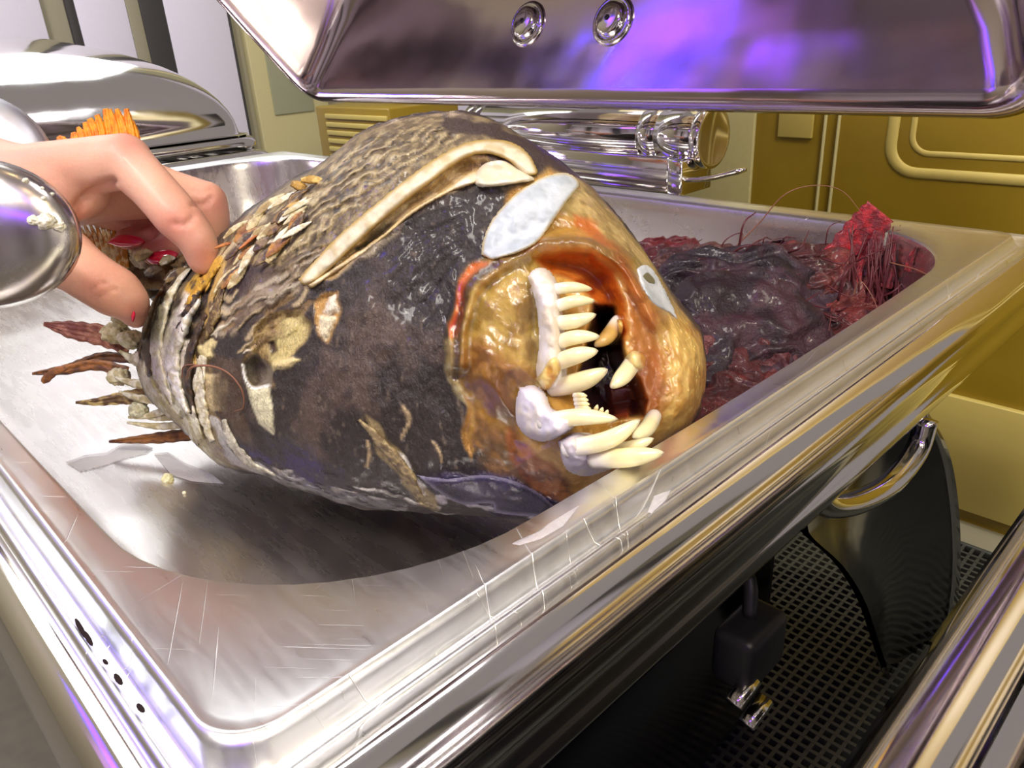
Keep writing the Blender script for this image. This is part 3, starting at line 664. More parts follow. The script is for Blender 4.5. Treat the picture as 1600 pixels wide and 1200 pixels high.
# split: dark skin and amber gelatine are two looks -> two materials on one continuous body
px, py, pz = proj(V)
gm = sdist(px, py, [(905, 270), (960, 310), (1012, 370), (1075, 470), (1130, 540), (1130, 640), (1060, 720), (940, 790), (880, 810), (800, 740), (735, 690), (712, 620), (690, 560), (690, 500), (730, 420), (755, 395), (800, 320), (860, 262)])
mskv = (gm > 0) & (face > .02)
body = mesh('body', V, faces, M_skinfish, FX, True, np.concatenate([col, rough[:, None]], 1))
body.data.materials.append(M_gel)
fm = mskv[Fq[:, 0]]; mi = np.zeros(len(faces), int); mi[:len(Fq)] = fm; body.data.polygons.foreach_set('material_index', mi.tolist())
fishbvh = BVHTree.FromPolygons(V.tolist(), faces)
def hit(x, y, dflt=.25):
    h = fishbvh.ray_cast(Vector(CP), Vector(ray(x, y)).normalized())
    if h[0] is None: return PD(x, y, dflt)
    return np.array(h[0])
def hdepth(x, y, d=.25): return float((hit(x, y, d)-CP)@CF)

def slab(name, poly, thick, color, m, parent=None, sub=None, edge=8, sc=300, step=3.0, rnd=1.0, off=0.0, streak=None, curve=None, seed=0, edgecol=None, smoothpoly=True):
    """a plate of bone, skin or flesh lying on the fish: own thickness, rounded edge, follows the surface"""
    P = np.asarray(poly, float)
    if smoothpoly:
        P = smooth_line(np.vstack([P, P[:1]]), len(P)*5)[:-1]
    x0, y0 = P.min(0)-step; x1, y1 = P.max(0)+step
    X, Y = np.meshgrid(np.arange(x0, x1, step), np.arange(y0, y1, step), indexing='ij')
    sd = sdist(X.ravel(), Y.ravel(), P).reshape(X.shape)
    keep = sd > -step*.9
    ids = -np.ones(X.shape, int); pts = []; sds = []; base_d = []
    for i in range(X.shape[0]):
        for j in range(X.shape[1]):
            if keep[i, j]:
                x, y = X[i, j], Y[i, j]
                if sd[i, j] < 0:   # pull border vertices on to the outline
                    q = P[np.argmin((P[:, 0]-x)**2+(P[:, 1]-y)**2)]; x, y = x+(q[0]-x)*.8, y+(q[1]-y)*.8
                ids[i, j] = len(pts); pts.append((x, y)); sds.append(max(sd[i, j], 0)); base_d.append(hdepth(x, y))
    pts = np.array(pts); sds = np.array(sds); bd = np.array(base_d)
    # smooth the bed so that the plate is stiffer than what it lies on
    bdm = bd.copy()
    G = np.full(X.shape, np.nan); G[keep] = bd
    for _ in range(6):
        Gp = np.pad(G, 1, constant_values=np.nan); st_ = np.stack([Gp[1:-1, 1:-1], Gp[:-2, 1:-1], Gp[2:, 1:-1], Gp[1:-1, :-2], Gp[1:-1, 2:]])
        with np.errstate(all='ignore'): Gn = np.nanmean(st_, 0)
        G = np.where(np.isnan(G), np.nan, Gn)
    bdm = G[keep]
    pr = np.sqrt(1-(1-np.clip(sds/edge, 0, 1))**2)
    P3 = np.array([PD(x, y, d) for (x, y), d in zip(pts, bdm)])
    nn = fbm(P3+seed, sc, 3, 40+seed)
    hgt = thick*pr*(1+.5*(nn-.5)*rnd)+off
    if curve: hgt = hgt+curve(pts[:, 0], pts[:, 1])
    top = P3+(CP-P3)/np.linalg.norm(CP-P3, axis=1)[:, None]*hgt[:, None]
    bot = P3-(CP-P3)/np.linalg.norm(CP-P3, axis=1)[:, None]*.003
    F = []
    for i in range(X.shape[0]-1):
        for j in range(X.shape[1]-1):
            q = [ids[i, j], ids[i+1, j], ids[i+1, j+1], ids[i, j+1]]
            if min(q) >= 0: F.append(tuple(q))
    ed = {}
    for f in F:
        for k in range(4):
            e = (f[k], f[(k+1) % 4]); ed[e] = 1
    n = len(pts); F2 = [tuple(i+n for i in f[::-1]) for f in F]
    side = [(b_, a_, a_+n, b_+n) for (a_, b_) in ed if (b_, a_) not in ed]
    c = np.tile(lin(color), (n, 1))
    if sub is not None:
        t = sstep(.45, .65, nn)[:, None]; c = c*(1-t)+lin(sub)*t
    if streak is not None:
        sc_, dirv, amt_ = streak; s_ = vnoise(np.stack([(pts@np.array(dirv))*sc_, (pts@np.array([-dirv[1], dirv[0]]))*sc_*.08, 0*pts[:, 0]], 1), 1, 3)
        c = c*(1-amt_*s_[:, None]); top = top+(CP-top)/np.linalg.norm(CP-top, axis=1)[:, None]*((s_-.5)*.0006)[:, None]
    if edgecol:
        t = (1-sstep(0, edge*.8, sds))[:, None]; c = c*(1-t)+lin(edgecol)*t
    cc = np.concatenate([np.vstack([c, c]), np.ones((2*n, 1))], 1)
    return mesh(name, np.vstack([top, bot]), F+F2+side, m, parent, True, cc)
# long cheek bone and its companions
slab('cheek_bone', [(466, 436), (500, 398), (540, 358), (590, 316), (650, 268), (700, 236), (742, 220), (790, 220), (822, 236), (840, 268), (826, 276), (812, 272), (792, 250), (752, 240), (716, 254), (664, 292), (604, 340), (548, 390), (504, 432), (476, 446)], .004, 'dad0b4', M_bone, FX, 'c4b48c', 9, edgecol='b89a4a')
slab('cheek_bone', [(480, 444), (520, 418), (560, 392), (590, 372), (604, 362), (640, 330), (690, 300), (738, 268), (752, 282), (700, 302), (646, 334), (600, 372), (560, 402), (512, 434), (488, 450)], .003, 'e4d3b0', M_bone, FX, 'efe6d2', 7, edgecol='c9ab6a')
slab('bone_knob', [(742, 272), (756, 256), (780, 250), (800, 256), (826, 272), (834, 282), (800, 288), (766, 292), (744, 290)], .007, 'ded2b4', M_bone, FX, 'f2ecdc', 14)
slab('bone_plate', [(752, 398), (756, 372), (768, 345), (790, 318), (815, 296), (850, 276), (882, 270), (900, 278), (905, 290), (895, 304), (884, 318), (862, 350), (840, 378), (812, 394), (786, 402), (768, 406)], .0035, 'cbd3d8', M_bone, FX, 'b9c3ca', 6, streak=(.12, (.62, .78), .22), edgecol='d8c489')
pb = slab('bone_plate', [(994, 420), (1008, 414), (1022, 424), (1034, 444), (1046, 468), (1058, 498), (1044, 488), (1022, 476), (1004, 452)], .0022, 'd0d5d8', M_bone, FX, 'bcc4c8', 5, streak=(.14, (.5, .85), .15))
slab('bone_hole', [(1003, 432), (1012, 426), (1022, 436), (1022, 444), (1012, 442)], .0006, '6e6a4c', M_bone, pb, None, 4, step=1.6, off=.0022)
# thin lip rim, skin flap tips and torn skin pieces
slab('skin_flap', [(650, 742), (700, 748), (760, 742), (820, 758), (862, 786), (868, 806), (820, 806), (775, 800), (768, 786), (725, 788), (690, 772)], .003, '2c2344', M_skinfish, FX, '1d1730', 8, edgecol='8c86a0')
# jaw bones
jb = slab('jaw_bone', [(824, 432), (836, 420), (854, 420), (868, 436), (874, 462), (880, 500), (884, 545), (884, 590), (872, 612), (846, 604), (838, 580), (842, 540), (840, 490), (832, 455)], .0075, 'e9e4e0', M_bone, FX, 'd8ccb8', 13)
jb2 = slab('jaw_bone', [(812, 606), (834, 602), (852, 614), (864, 640), (896, 646), (900, 664), (878, 680), (850, 690), (824, 682), (808, 662), (806, 630)], .0105, 'dcd7e2', M_bone, FX, 'e8e0d6', 16)
jb3 = slab('jaw_bone', [(872, 690), (900, 676), (930, 680), (952, 700), (960, 728), (940, 738), (912, 744), (884, 732)], .0115, 'cdc6d2', M_bone, FX, 'd9cfc4', 16)
slab('flesh_crumb', [(838, 592), (856, 560), (872, 556), (880, 575), (866, 604), (850, 610)], .010, 'c9953e', M_gel, FX, 'e2c27a', 9)
slab('flesh_crumb', [(936, 520), (950, 500), (968, 498), (975, 512), (968, 530), (950, 540)], .008, 'c08c45', M_gel, FX, 'dcb871', 9)
slab('flesh_crumb', [(975, 560), (990, 548), (1008, 556), (1006, 575), (990, 580)], .007, 'b98542', M_gel, FX, 'e0c48a', 9)
def tooth(r, t, rad, d0, d1, bend=(0, 0), name='tooth', c0='eadfae', c1='ded3ae'):
    n = 22; r = np.array(r, float); t = np.array(t, float); mid = (r+t)/2+np.array(bend)
    dm = (d0+d1)/2
    d0 = d0+.002
    pts = smooth_line([PD(*r, d0+.002), PD(*mid, dm), PD(*t, d1)], n)
    s = np.linspace(0, 1, n)
    rw = rad/FPX*(d0+d1)/2
    R = rw*(.96+.16*np.sin(s*PI)-.30*s)*np.sqrt(np.clip(1-np.clip((s-.5)/.5, 0, 1)**2.0, .0004, 1))
    Vt, Ft = tube(pts, R, 16)
    k = np.repeat(s, 16)[:, None]
    nz_ = fbm(Vt, 300, 2, 4)[:, None]
    c = lin('efe9dc')*(1-sstep(.1, .45, k))+lin(c0)*sstep(.1, .45, k); tipm = sstep(.9, 1, k); c = c*(1-tipm)+lin('a59b84')*tipm
    c = c*(.88+.24*nz_)
    return mesh(name, Vt, Ft, M_tooth, FX, True, np.concatenate([c, np.ones((len(Vt), 1))], 1))
def hd(x, y): return hdepth(x, y)
j1 = [hd(862, y)-.0065 for y in (455, 478, 504, 536, 565, 604)]
tooth((862, 452), (926, 452), 9, j1[0], j1[0]+.004, (0, -3))
tooth((864, 480), (930, 470), 10, j1[1], j1[1]+.002, (0, -4))
tooth((864, 505), (932, 491), 12, j1[2], j1[2]-.001, (0, 4))
tooth((862, 538), (938, 526), 12, j1[3], j1[3]-.003, (0, -5))
tooth((860, 570), (935, 548), 14, j1[4], j1[4]-.004, (2, -3))
tooth((864, 606), (950, 577), 16, j1[5], j1[5]-.008, (2, 4), c0='e2d8a8')
dj = hd(850, 655)-.010
tooth((846, 660), (966, 655), 14, dj, dj-.006, (0, -6), c0='ece1b0')
dj2 = hd(900, 700)-.011
tooth((884, 702), (1001, 656), 15, dj2, dj2-.006, (8, 8))
tooth((928, 718), (1038, 707), 16, dj2, dj2-.010, (0, 2), c0='ece0a6')
tooth((952, 704), (1022, 685), 11, dj2+.002, dj2-.004, (0, 4))
dr = hd(1030, 640)
tooth((1022, 650), (989, 684), 13, dr-.004, dr-.020, (5, 3))
dr = hd(1000, 560)
tooth((992, 562), (954, 606), 14, dr-.004, dr-.012, (2, 2))
dr = hd(965, 505)-.004
tooth((966, 502), (929, 541), 12, dr, dr-.006, (2, 4), c0='c9a45a')
for k in range(6):
    y = 618+k*6.5; d_ = hd(885, 640)-.012
    tooth((898+k*1.2, y), (918+k*2, y+1), 4.5, d_, d_-.001, (0, -1), c0='e6d6a0')
for k in range(3): tooth((928+k*8, 648+k*3), (934+k*8, 632+k*4), 4, d_+.004, d_+.002, c0='e6d6a0')

# fins, loose flesh and bone splinters at the tail
def blade(name, pts, w, th, color, sub, depth, parent, m=M_fin, grooves=0, seed=0):
    L = smooth_line([(a[0], a[1]) for a in pts], 26); dd = np.linspace(depth[0], depth[1], 26)
    T = np.gradient(L, axis=0); T /= np.linalg.norm(T, axis=1)[:, None]; Nn = np.stack([-T[:, 1], T[:, 0]], 1)
    ww = np.interp(np.linspace(0, 1, 26), np.linspace(0, 1, len(w)), w)
    nw = 14; rings = []; cs = []
    for i in range(26):
        ring = []
        for s in (1, -1):
            for j in range(nw):
                u = (j/(nw-1)*2-1)*s; h = math.sqrt(max(0, 1-u**4))*th*(1+.0*u)
                g = (.5+.5*math.cos(u*PI*grooves))*th*.6 if grooves else 0
                jag = 1+.25*math.sin(i*1.7+seed*3+j)*.3
                q = L[i]+Nn[i]*u*ww[i]*jag; p = PD(q[0], q[1], dd[i]); n_ = (CP-p)/np.linalg.norm(CP-p)
                ring.append(p+n_*s*(h-g*(s > 0)))
        rings.append(np.array(ring))
    Vv, Ff = loft(rings, True, True, True)
    nz_ = fbm(Vv, 400, 3, seed)[:, None]; t = sstep(.4, .6, nz_); c = lin(color)*(1-t)+lin(sub)*t
    return mesh(name, Vv, Ff, m, parent, True, np.concatenate([c, np.ones((len(Vv), 1))], 1))
blade('tail_fin', [(205, 535), (160, 524), (110, 515), (68, 506)], [20, 17, 14, 3], .0018, '7a4032', 'b07860', (.345, .36), FX, grooves=4, seed=1)
blade('tail_fin', [(200, 582), (150, 570), (100, 578), (50, 584)], [9, 9, 8, 2], .0015, '5e3a1c', 'a56c33', (.345, .37), FX, grooves=2, seed=2)
blade('tail_fin', [(205, 560), (160, 558), (125, 568), (95, 575)], [8, 8, 7, 2], .0015, '6e4422', '3c2414', (.35, .37), FX, grooves=2, seed=3)
blade('tail_fin', [(130, 572), (92, 578), (72, 592), (66, 598)], [2, 6, 7, 3], .0012, '9a6230', '6e4422', (.36, .365), FX, seed=4)
blade('tail_fin', [(230, 618), (190, 622), (150, 628), (118, 629)], [14, 10, 6, 2], .0015, '5c4426', 'c8b070', (.34, .35), FX, grooves=3, seed=5)
blade('tail_fin', [(300, 678), (250, 684), (200, 688), (170, 690)], [10, 9, 5, 2], .0015, '5a3018', '8a5a2a', (.335, .345), FX, grooves=2, seed=6)
for k, (a, b, w_) in enumerate([((262, 640), (200, 652), 6), ((275, 652), (205, 646), 5), ((290, 664), (198, 660), 6), ((250, 625), (185, 612), 7), ((240, 600), (180, 590), 8), ((236, 570), (186, 548), 9)]):
    blade('flesh_shred', [a, ((a[0]+b[0])/2, (a[1]+b[1])/2+4), b], [w_, w_, w_*.7, 2], .0022, 'e8e2c6', 'bdb184', (.330, .338), FX, M_meat, seed=10+k)
def lump(name, c, r, color, sub, m, parent, sq=(1, 1, 1), seed=0, amp=.35, sc=3.0, n=28):
    c = np.array(c); V_ = []; 
    th_ = np.linspace(0, PI, n); ph = np.linspace(0, 2*PI, 2*n, endpoint=False)
    rings = []
    for t in th_[1:-1]:
        rings.append(np.array([(math.sin(t)*math.cos(p), math.sin(t)*math.sin(p), math.cos(t)) for p in ph]))
    D = np.vstack(rings); nz_ = fbm(D*1.0+seed*5, sc, 4, seed)
    rid = 1-abs(2*fbm(D*1.0+seed*9, sc*1.3, 3, seed+5)-1)
    Vv = c+D*np.array(sq)*r*(1+amp*(nz_-.5)*2+amp*.6*(rid-.8))[:, None]
    _, F_ = loft(rings, True, True, True)
    t = sstep(.42, .6, nz_)[:, None]; cc = lin(color)*(1-t)+lin(sub)*t
    return mesh(name, Vv, F_, m, parent, True, np.concatenate([cc, np.ones((len(Vv), 1))], 1))
for k, (x, y, r_, d_, c_, s_) in enumerate([(205, 530, 18, .333, 'd6cda0', 'ece6cc'), (190, 500, 14, .335, 'c9bd8c', 'e6dcb8'), (222, 560, 14, .328, 'e8e2cc', 'd2c8a0'), (318, 548, 12, .287, 'f0ead8', 'd9cfae'), (340, 552, 16, .283, 'd8c98e', 'b39c5c'), (296, 546, 12, .293, 'f4f0e6', 'ddd4bc'),
        (262, 748, 9, .31, 'e6e0a8', 'f2ecc8'), (216, 640, 14, .335, 'e6e6cc', 'c8c6a0'), (288, 770, 3, .3, 'f0ecd8', 'e0d8b8'), (262, 430, 50, .352, '54402a', '8c7448'), (205, 415, 34, .355, '8a7a52', '5a4630'), (232, 400, 26, .345, 'c8bc98', 'efe8d4'), (300, 415, 26, .328, '3c2c20', '7c6238'), (352, 392, 18, .318, 'd9c9a2', 'efe4c8'), (180, 520, 20, .345, 'c8b98a', 'e8dcb8'), (186, 588, 16, .342, 'e0d8b8', 'c0b488')]):
    if y > 740: p = PZ(x, y, -.0655); d_ = float((p-CP)@CF)
    lump('flesh_lump', PD(x, y, d_), r_/FPX*d_, c_, s_, M_meat, FX, (1.2, 1, .8), seed=k+1)
for k, (x, y, l, w_, a, c_, s_) in enumerate([(400, 345, 40, 9, -.9, 'cbb98a', '8d7747'), (420, 360, 46, 8, -.75, 'e0d3a8', '9d8757'), (385, 380, 34, 7, -.6, '8a6c3c', '4a3720'), (452, 330, 46, 8, -.8, '7a5a2a', 'c79d50'), (430, 395, 40, 8, -.85, 'b5a06c', 'dccda0'), (472, 296, 40, 8, .5, 'c99f4c', '8d6a2c'), (492, 284, 44, 7, .12, 'b08a3c', 'e0bd6c'), (398, 372, 60, 3, -.62, 'b8682c', 'd08a4c'), (355, 384, 40, 3, -.2, 'c07838', '8a4c20'),
                                             (275, 430, 40, 9, -.55, '4a3420', '8a7040'), (240, 425, 30, 10, -.3, '5b4428', '2e2016'), (225, 400, 30, 10, -.4, '8a7a50', 'c8bd90'), (262, 408, 26, 7, -.4, 'e6dfd0', 'b0a57c')]):
    dx_, dy_ = math.cos(a)*l, math.sin(a)*l; d_ = hdepth(x, y, .325)-.003
    blade('skin_flake', [(x-dx_/2, y-dy_/2), (x, y-3), (x+dx_/2, y+dy_/2)], [w_*.5, w_, w_*.8, 2], .0011, c_, s_, (d_, d_+.002), FX, M_meat, seed=30+k)
for k, (l, w_, c_, s_, dz) in enumerate([([(292, 424), (262, 468), (246, 518), (246, 575), (270, 632)], [3, 7, 9, 8, 3], 'f4eedc', 'd8cca8', .003), ([(312, 468), (284, 515), (270, 560), (276, 606), (296, 646)], [3, 10, 12, 9, 4], 'fbf8ee', 'dcd2b8', .004),
        ([(344, 414), (318, 440), (294, 478)], [3, 8, 5], 'd9a838', 'a87c2c', .003), ([(276, 428), (244, 476), (230, 530), (234, 588)], [4, 7, 8, 4], '4a3624', '2a1e18', .003), ([(330, 424), (302, 470), (276, 530), (264, 580)], [3, 7, 7, 3], '2c211c', '6a543a', .003),
        ([(322, 490), (300, 540), (292, 590), (300, 640)], [4, 7, 7, 4], '4c3826', '241a16', .003), ([(318, 556), (312, 600), (318, 650), (332, 690)], [6, 9, 8, 4], 'ece4cc', 'c2b48c', .003), ([(350, 440), (336, 490), (322, 530)], [4, 8, 4], '5e4a30', 'a08a58', .003),
        ([(350, 655), (362, 690), (390, 722), (430, 742)], [4, 7, 6, 2], 'd6d0bc', 'a09a88', .002), ([(560, 655), (596, 690), (634, 738), (660, 778)], [2, 8, 9, 4], 'a8946a', '6e5c40', .002)]):
    mid_ = l[len(l)//2]; d0_, d1_ = hdepth(*l[0], .32), hdepth(*l[-1], .32); dm_ = hdepth(*mid_, .31)
    L_ = smooth_line(l, 40); n_ = len(L_); T_ = np.gradient(L_, axis=0); T_ /= np.linalg.norm(T_, axis=1)[:, None]; Nn_ = np.stack([-T_[:, 1], T_[:, 0]], 1)
    ww_ = np.interp(np.linspace(0, 1, n_), np.linspace(0, 1, len(w_)), w_); rr1 = fbm(np.stack([L_[:, 0], L_[:, 1], 0*L_[:, 0]], 1), .12, 2, k); rr2 = fbm(np.stack([L_[:, 0], L_[:, 1], 9+0*L_[:, 0]], 1), .12, 2, k+5)
    P_ = [L_[i]+Nn_[i]*ww_[i]*(.6+.9*rr1[i]) for i in range(n_)]+[L_[i]-Nn_[i]*ww_[i]*(.6+.9*rr2[i]) for i in range(n_-1, -1, -1)]
    slab('torn_layer', P_, dz, c_, M_meat, FX, s_, 6, sc=700, step=2.5, rnd=1.6, smoothpoly=False, seed=k)
rq = np.random.default_rng(4)
for k in range(34):
    x = rq.uniform(340, 470); y = 395-(x-340)*.62+rq.uniform(-25, 60); a = -.75+rq.uniform(-.25, .25); l = rq.uniform(30, 66); w_ = rq.uniform(3.5, 9)
    dx_, dy_ = math.cos(a)*l, math.sin(a)*l; d_ = hdepth(x, y, .32)-.0015-rq.uniform(0, .002)
    c_, s_ = [('d8c89c', 'a8905c'), ('8a6c3c', '4a3720'), ('efe6cc', 'c9b88a'), ('8a7450', '4e3c28'), ('b8823c', '8a5c28')][k % 5]
    blade('skin_flake', [(x-dx_/2, y-dy_/2), (x+rq.uniform(-3, 3), y-2), (x+dx_/2, y+dy_/2)], [w_*.25, w_, w_*.8, 1], .0005, c_, s_, (d_, d_), FX, M_meat, seed=130+k)
# spread fin with ribs near the hand, and its orange fringe above the hand
for k in range(9):
    x = 122+k*9
    blade('fin_ray', [(150+k*6, 420), (138+k*7, 380), (x, 345+abs(k-4)*1.5)], [5, 5, 4, 2], .0016, 'e6dfb4', 'c9882c', (.345, .35), FX, grooves=0, seed=60+k)
rf_ = np.random.default_rng(8)
for k, (x, y, h_, w_) in enumerate([(98, 224, 14, 9), (118, 220, 18, 8), (128, 214, 26, 7), (138, 208, 30, 7), (148, 204, 34, 7), (158, 202, 40, 7), (170, 200, 44, 7), (180, 200, 48, 7), (192, 202, 58, 9), (204, 208, 56, 9), (212, 214, 44, 7)]):
    blade('fringe_ray', [(x+4, y+26), (x, y), (x-5+rf_.uniform(-5, 3), y-h_*rf_.uniform(.5, .8))], [w_, w_, w_*.95, rf_.uniform(2.5, 5)], .0016, 'e07808', 'ee9a1c', (.372, .378), FX, grooves=2, seed=80+k)
# curled hair-like strands on the fish
def strand(name, pts, r, m, parent, n=40):
    L = smooth_line([PD(*p) for p in pts], n); s = np.linspace(0, 1, n)
    return mesh(name, *tube(L, r*(1-.7*s), 6), m, parent)
dd_ = hdepth(360, 600)-.004
strand('strand', [(292, 592, dd_+.01), (300, 574, dd_), (330, 572, dd_-.001), (358, 584, dd_-.004), (378, 610, dd_-.004), (380, 636, dd_-.001), (366, 643, dd_+.002)], .0005, M_strand, FX)
strand('strand', [(284, 590, dd_+.01), (288, 572, dd_+.004), (312, 572, dd_), (318, 590, dd_+.004)], .0003, M_strand, FX)

# ------------------------------------------------------------------ dark red meat at the right of the head
RM = thing('red_meat_pile', 'heap of dark red shredded meat behind the fish head', 'meat', (.22, .1, -.066))
def crumple(name, c, size, nrm, color, sub, seed, amp=.5, ridge=8):
    """a crumpled piece: folded thick sheet"""
    c = np.array(c, float); nn_ = np.array(nrm, float); nn_ /= np.linalg.norm(nn_); u = np.cross(nn_, [0, 0, 1.]); u /= np.linalg.norm(u); v = np.cross(nn_, u)
    n = 64; U, W_ = np.meshgrid(np.linspace(-1, 1, n), np.linspace(-1, 1, n), indexing='ij'); U = U.ravel(); W_ = W_.ravel()
    rr = np.sqrt(U**2+W_**2); k = np.maximum(abs(U), abs(W_))/np.maximum(rr, 1e-6); U2, W2 = U*k, W_*k
    Q = np.stack([U2, W2, 0*U2], 1)
    wv = fbm(Q+seed, 1.3, 3, seed)*ridge
    h = (1-abs(((wv+U2*.8) % 1)*2-1))*.35*amp+fbm(Q+seed, 2.5, 4, seed+3)*amp*.9+np.sqrt(np.clip(1-U2**2-W2**2, 0, 1))*.5
    rim = 1+.25*(fbm(Q*1.0+seed*2, 3, 2, seed+8)-.5)
    P_ = c+(u[None]*(U2*rim)[:, None]*size[0]+v[None]*(W2*rim)[:, None]*size[1]+nn_[None]*(h*size[2])[:, None])
    B_ = P_-nn_*size[2]*.9*np.sqrt(np.clip(1-(U2**2+W2**2)*.98, 0.02, 1))[:, None]
    idg = np.arange(n*n).reshape(n, n); F_ = [(int(idg[i, j]), int(idg[i+1, j]), int(idg[i+1, j+1]), int(idg[i, j+1])) for i in range(n-1) for j in range(n-1)]
    F2_ = [tuple(x+n*n for x in f[::-1]) for f in F_]
    bd_ = list(idg[:, 0])+list(idg[-1, 1:])+list(idg[-2::-1, -1])+list(idg[0, -2:0:-1])
    sd_ = [(int(bd_[(i+1) % len(bd_)]), int(bd_[i]), int(bd_[i])+n*n, int(bd_[(i+1) % len(bd_)])+n*n) for i in range(len(bd_))]
    t = sstep(.4, .62, fbm(Q+seed, 4, 3, seed+11))[:, None]; cc = (lin(color)*(1-t)+lin(sub)*t)*.62  # colours darkened to carry the shade under the lid
    Vv = np.vstack([P_, B_]); Vv[:, 2] = np.maximum(Vv[:, 2], -.0645); Vv[:, 0] = np.minimum(Vv[:, 0], .296); Vv[:, 1] = np.minimum(Vv[:, 1], .162)
    return mesh(name, Vv, F_+F2_+sd_, M_red, RM, True, np.concatenate([np.vstack([cc, cc]), np.ones((len(Vv), 1))], 1))
cv = -CF+np.array([0, 0, .5])
for k, (x, y, d_, s_, c_, u_) in enumerate([
    (1150, 560, .335, (.040, .040, .022), '2a1420', '4a2834'), (1085, 620, .33, (.035, .03, .02), '3a0e16', '5c1e24'), (1160, 600, .33, (.03, .03, .02), '5a2024', '7c4040'),
    (1090, 458, .395, (.034, .026, .02), '4a2830', '6e443e'), (1150, 480, .375, (.045, .032, .022), '241420', '4a303e'), (1240, 480, .385, (.040, .034, .024), '4c1418', '8a342c'),
    (1290, 468, .40, (.038, .030, .022), '3c101c', '66202c'), (1225, 442, .42, (.035, .022, .018), '401420', '6a242c'), (1330, 490, .39, (.020, .03, .02), '3c1020', '6e1c2a'),
    (1040, 428, .42, (.03, .02, .016), '7a1c28', '5c1a24'), (1255, 560, .35, (.025, .026, .016), '3c1014', '6c2624'), (1180, 660, .31, (.028, .022, .014), '4c1216', '7c2c28')]):
    crumple('meat_piece', PD(x, y, d_), s_, cv, c_, u_, k*3+2)
def rblade(pts, w, c, s, d, seed):
    o = blade('red_stalk', pts, w, .0016, c, s, d, RM, M_red, grooves=3, seed=seed); return o
rblade([(1290, 450), (1322, 400), (1352, 360), (1376, 330)], [34, 32, 30, 26], 'a01422', '6a0c1c', (.385, .37), 101)
rblade([(1350, 470), (1362, 430), (1368, 390), (1372, 360)], [22, 20, 14, 6], '6e1420', '4a0e1c', (.375, .37), 102)
rblade([(1330, 490), (1336, 440), (1350, 400)], [14, 14, 8, 3], '8a2028', '5c1420', (.372, .368), 103)
rblade([(1385, 450), (1392, 420), (1398, 380)], [10, 9, 5, 2], '7a1c24', '4a1018', (.368, .366), 104)
rblade([(1418, 425), (1424, 400), (1432, 385)], [7, 6, 3, 1], '8a1c24', '5a1018', (.355, .352), 105)
rng = np.random.default_rng(11)
for k in range(150):
    x = rng.uniform(1060, 1400); y = rng.uniform(400, 560)-(x-1060)*.1; d_ = .385+rng.uniform(-.03, .02)-(y-450)*.0003
    a = rng.uniform(-1.2, .5); l = rng.uniform(25, 80); c_ = rng.uniform(-18, 18)
    strand('fibre', [(x, y, d_), (x+math.cos(a)*l*.5+c_*.4, y+math.sin(a)*l*.5+c_, d_-.008), (x+math.cos(a)*l, y+math.sin(a)*l, d_-.004)], rng.uniform(.00035, .0008), M_redstrand, RM, 12)
for k in range(26):
    x = 1350+rng.uniform(-30, 45); y = 500+rng.uniform(-40, 5); tx = x+rng.uniform(-25, 35); ty = rng.uniform(345, 420)
    strand('fibre', [(x, y, .372), ((x+tx)/2+rng.uniform(-10, 10), (y+ty)/2, .366), (tx, ty, .364)], rng.uniform(.0005, .0012), M_redstrand, RM, 12)
strand('fibre', [(1140, 395, .40), (1185, 350, .39), (1225, 305, .38), (1270, 290, .375), (1315, 298, .37), (1348, 335, .37)], .0004, M_strand, RM, 40)
strand('fibre', [(1330, 470, .36), (1345, 440, .355), (1370, 480, .35), (1358, 500, .35)], .0003, M_strand, RM)
strand('fibre', [(1390, 410, .36), (1440, 425, .34), (1470, 450, .325), (1478, 470, .32)], .0004, M_strand, RM)
strand('fibre', [(1120, 430, .40), (1130, 380, .39), (1160, 365, .39), (1150, 400, .39)], .0005, M_redstrand, RM)

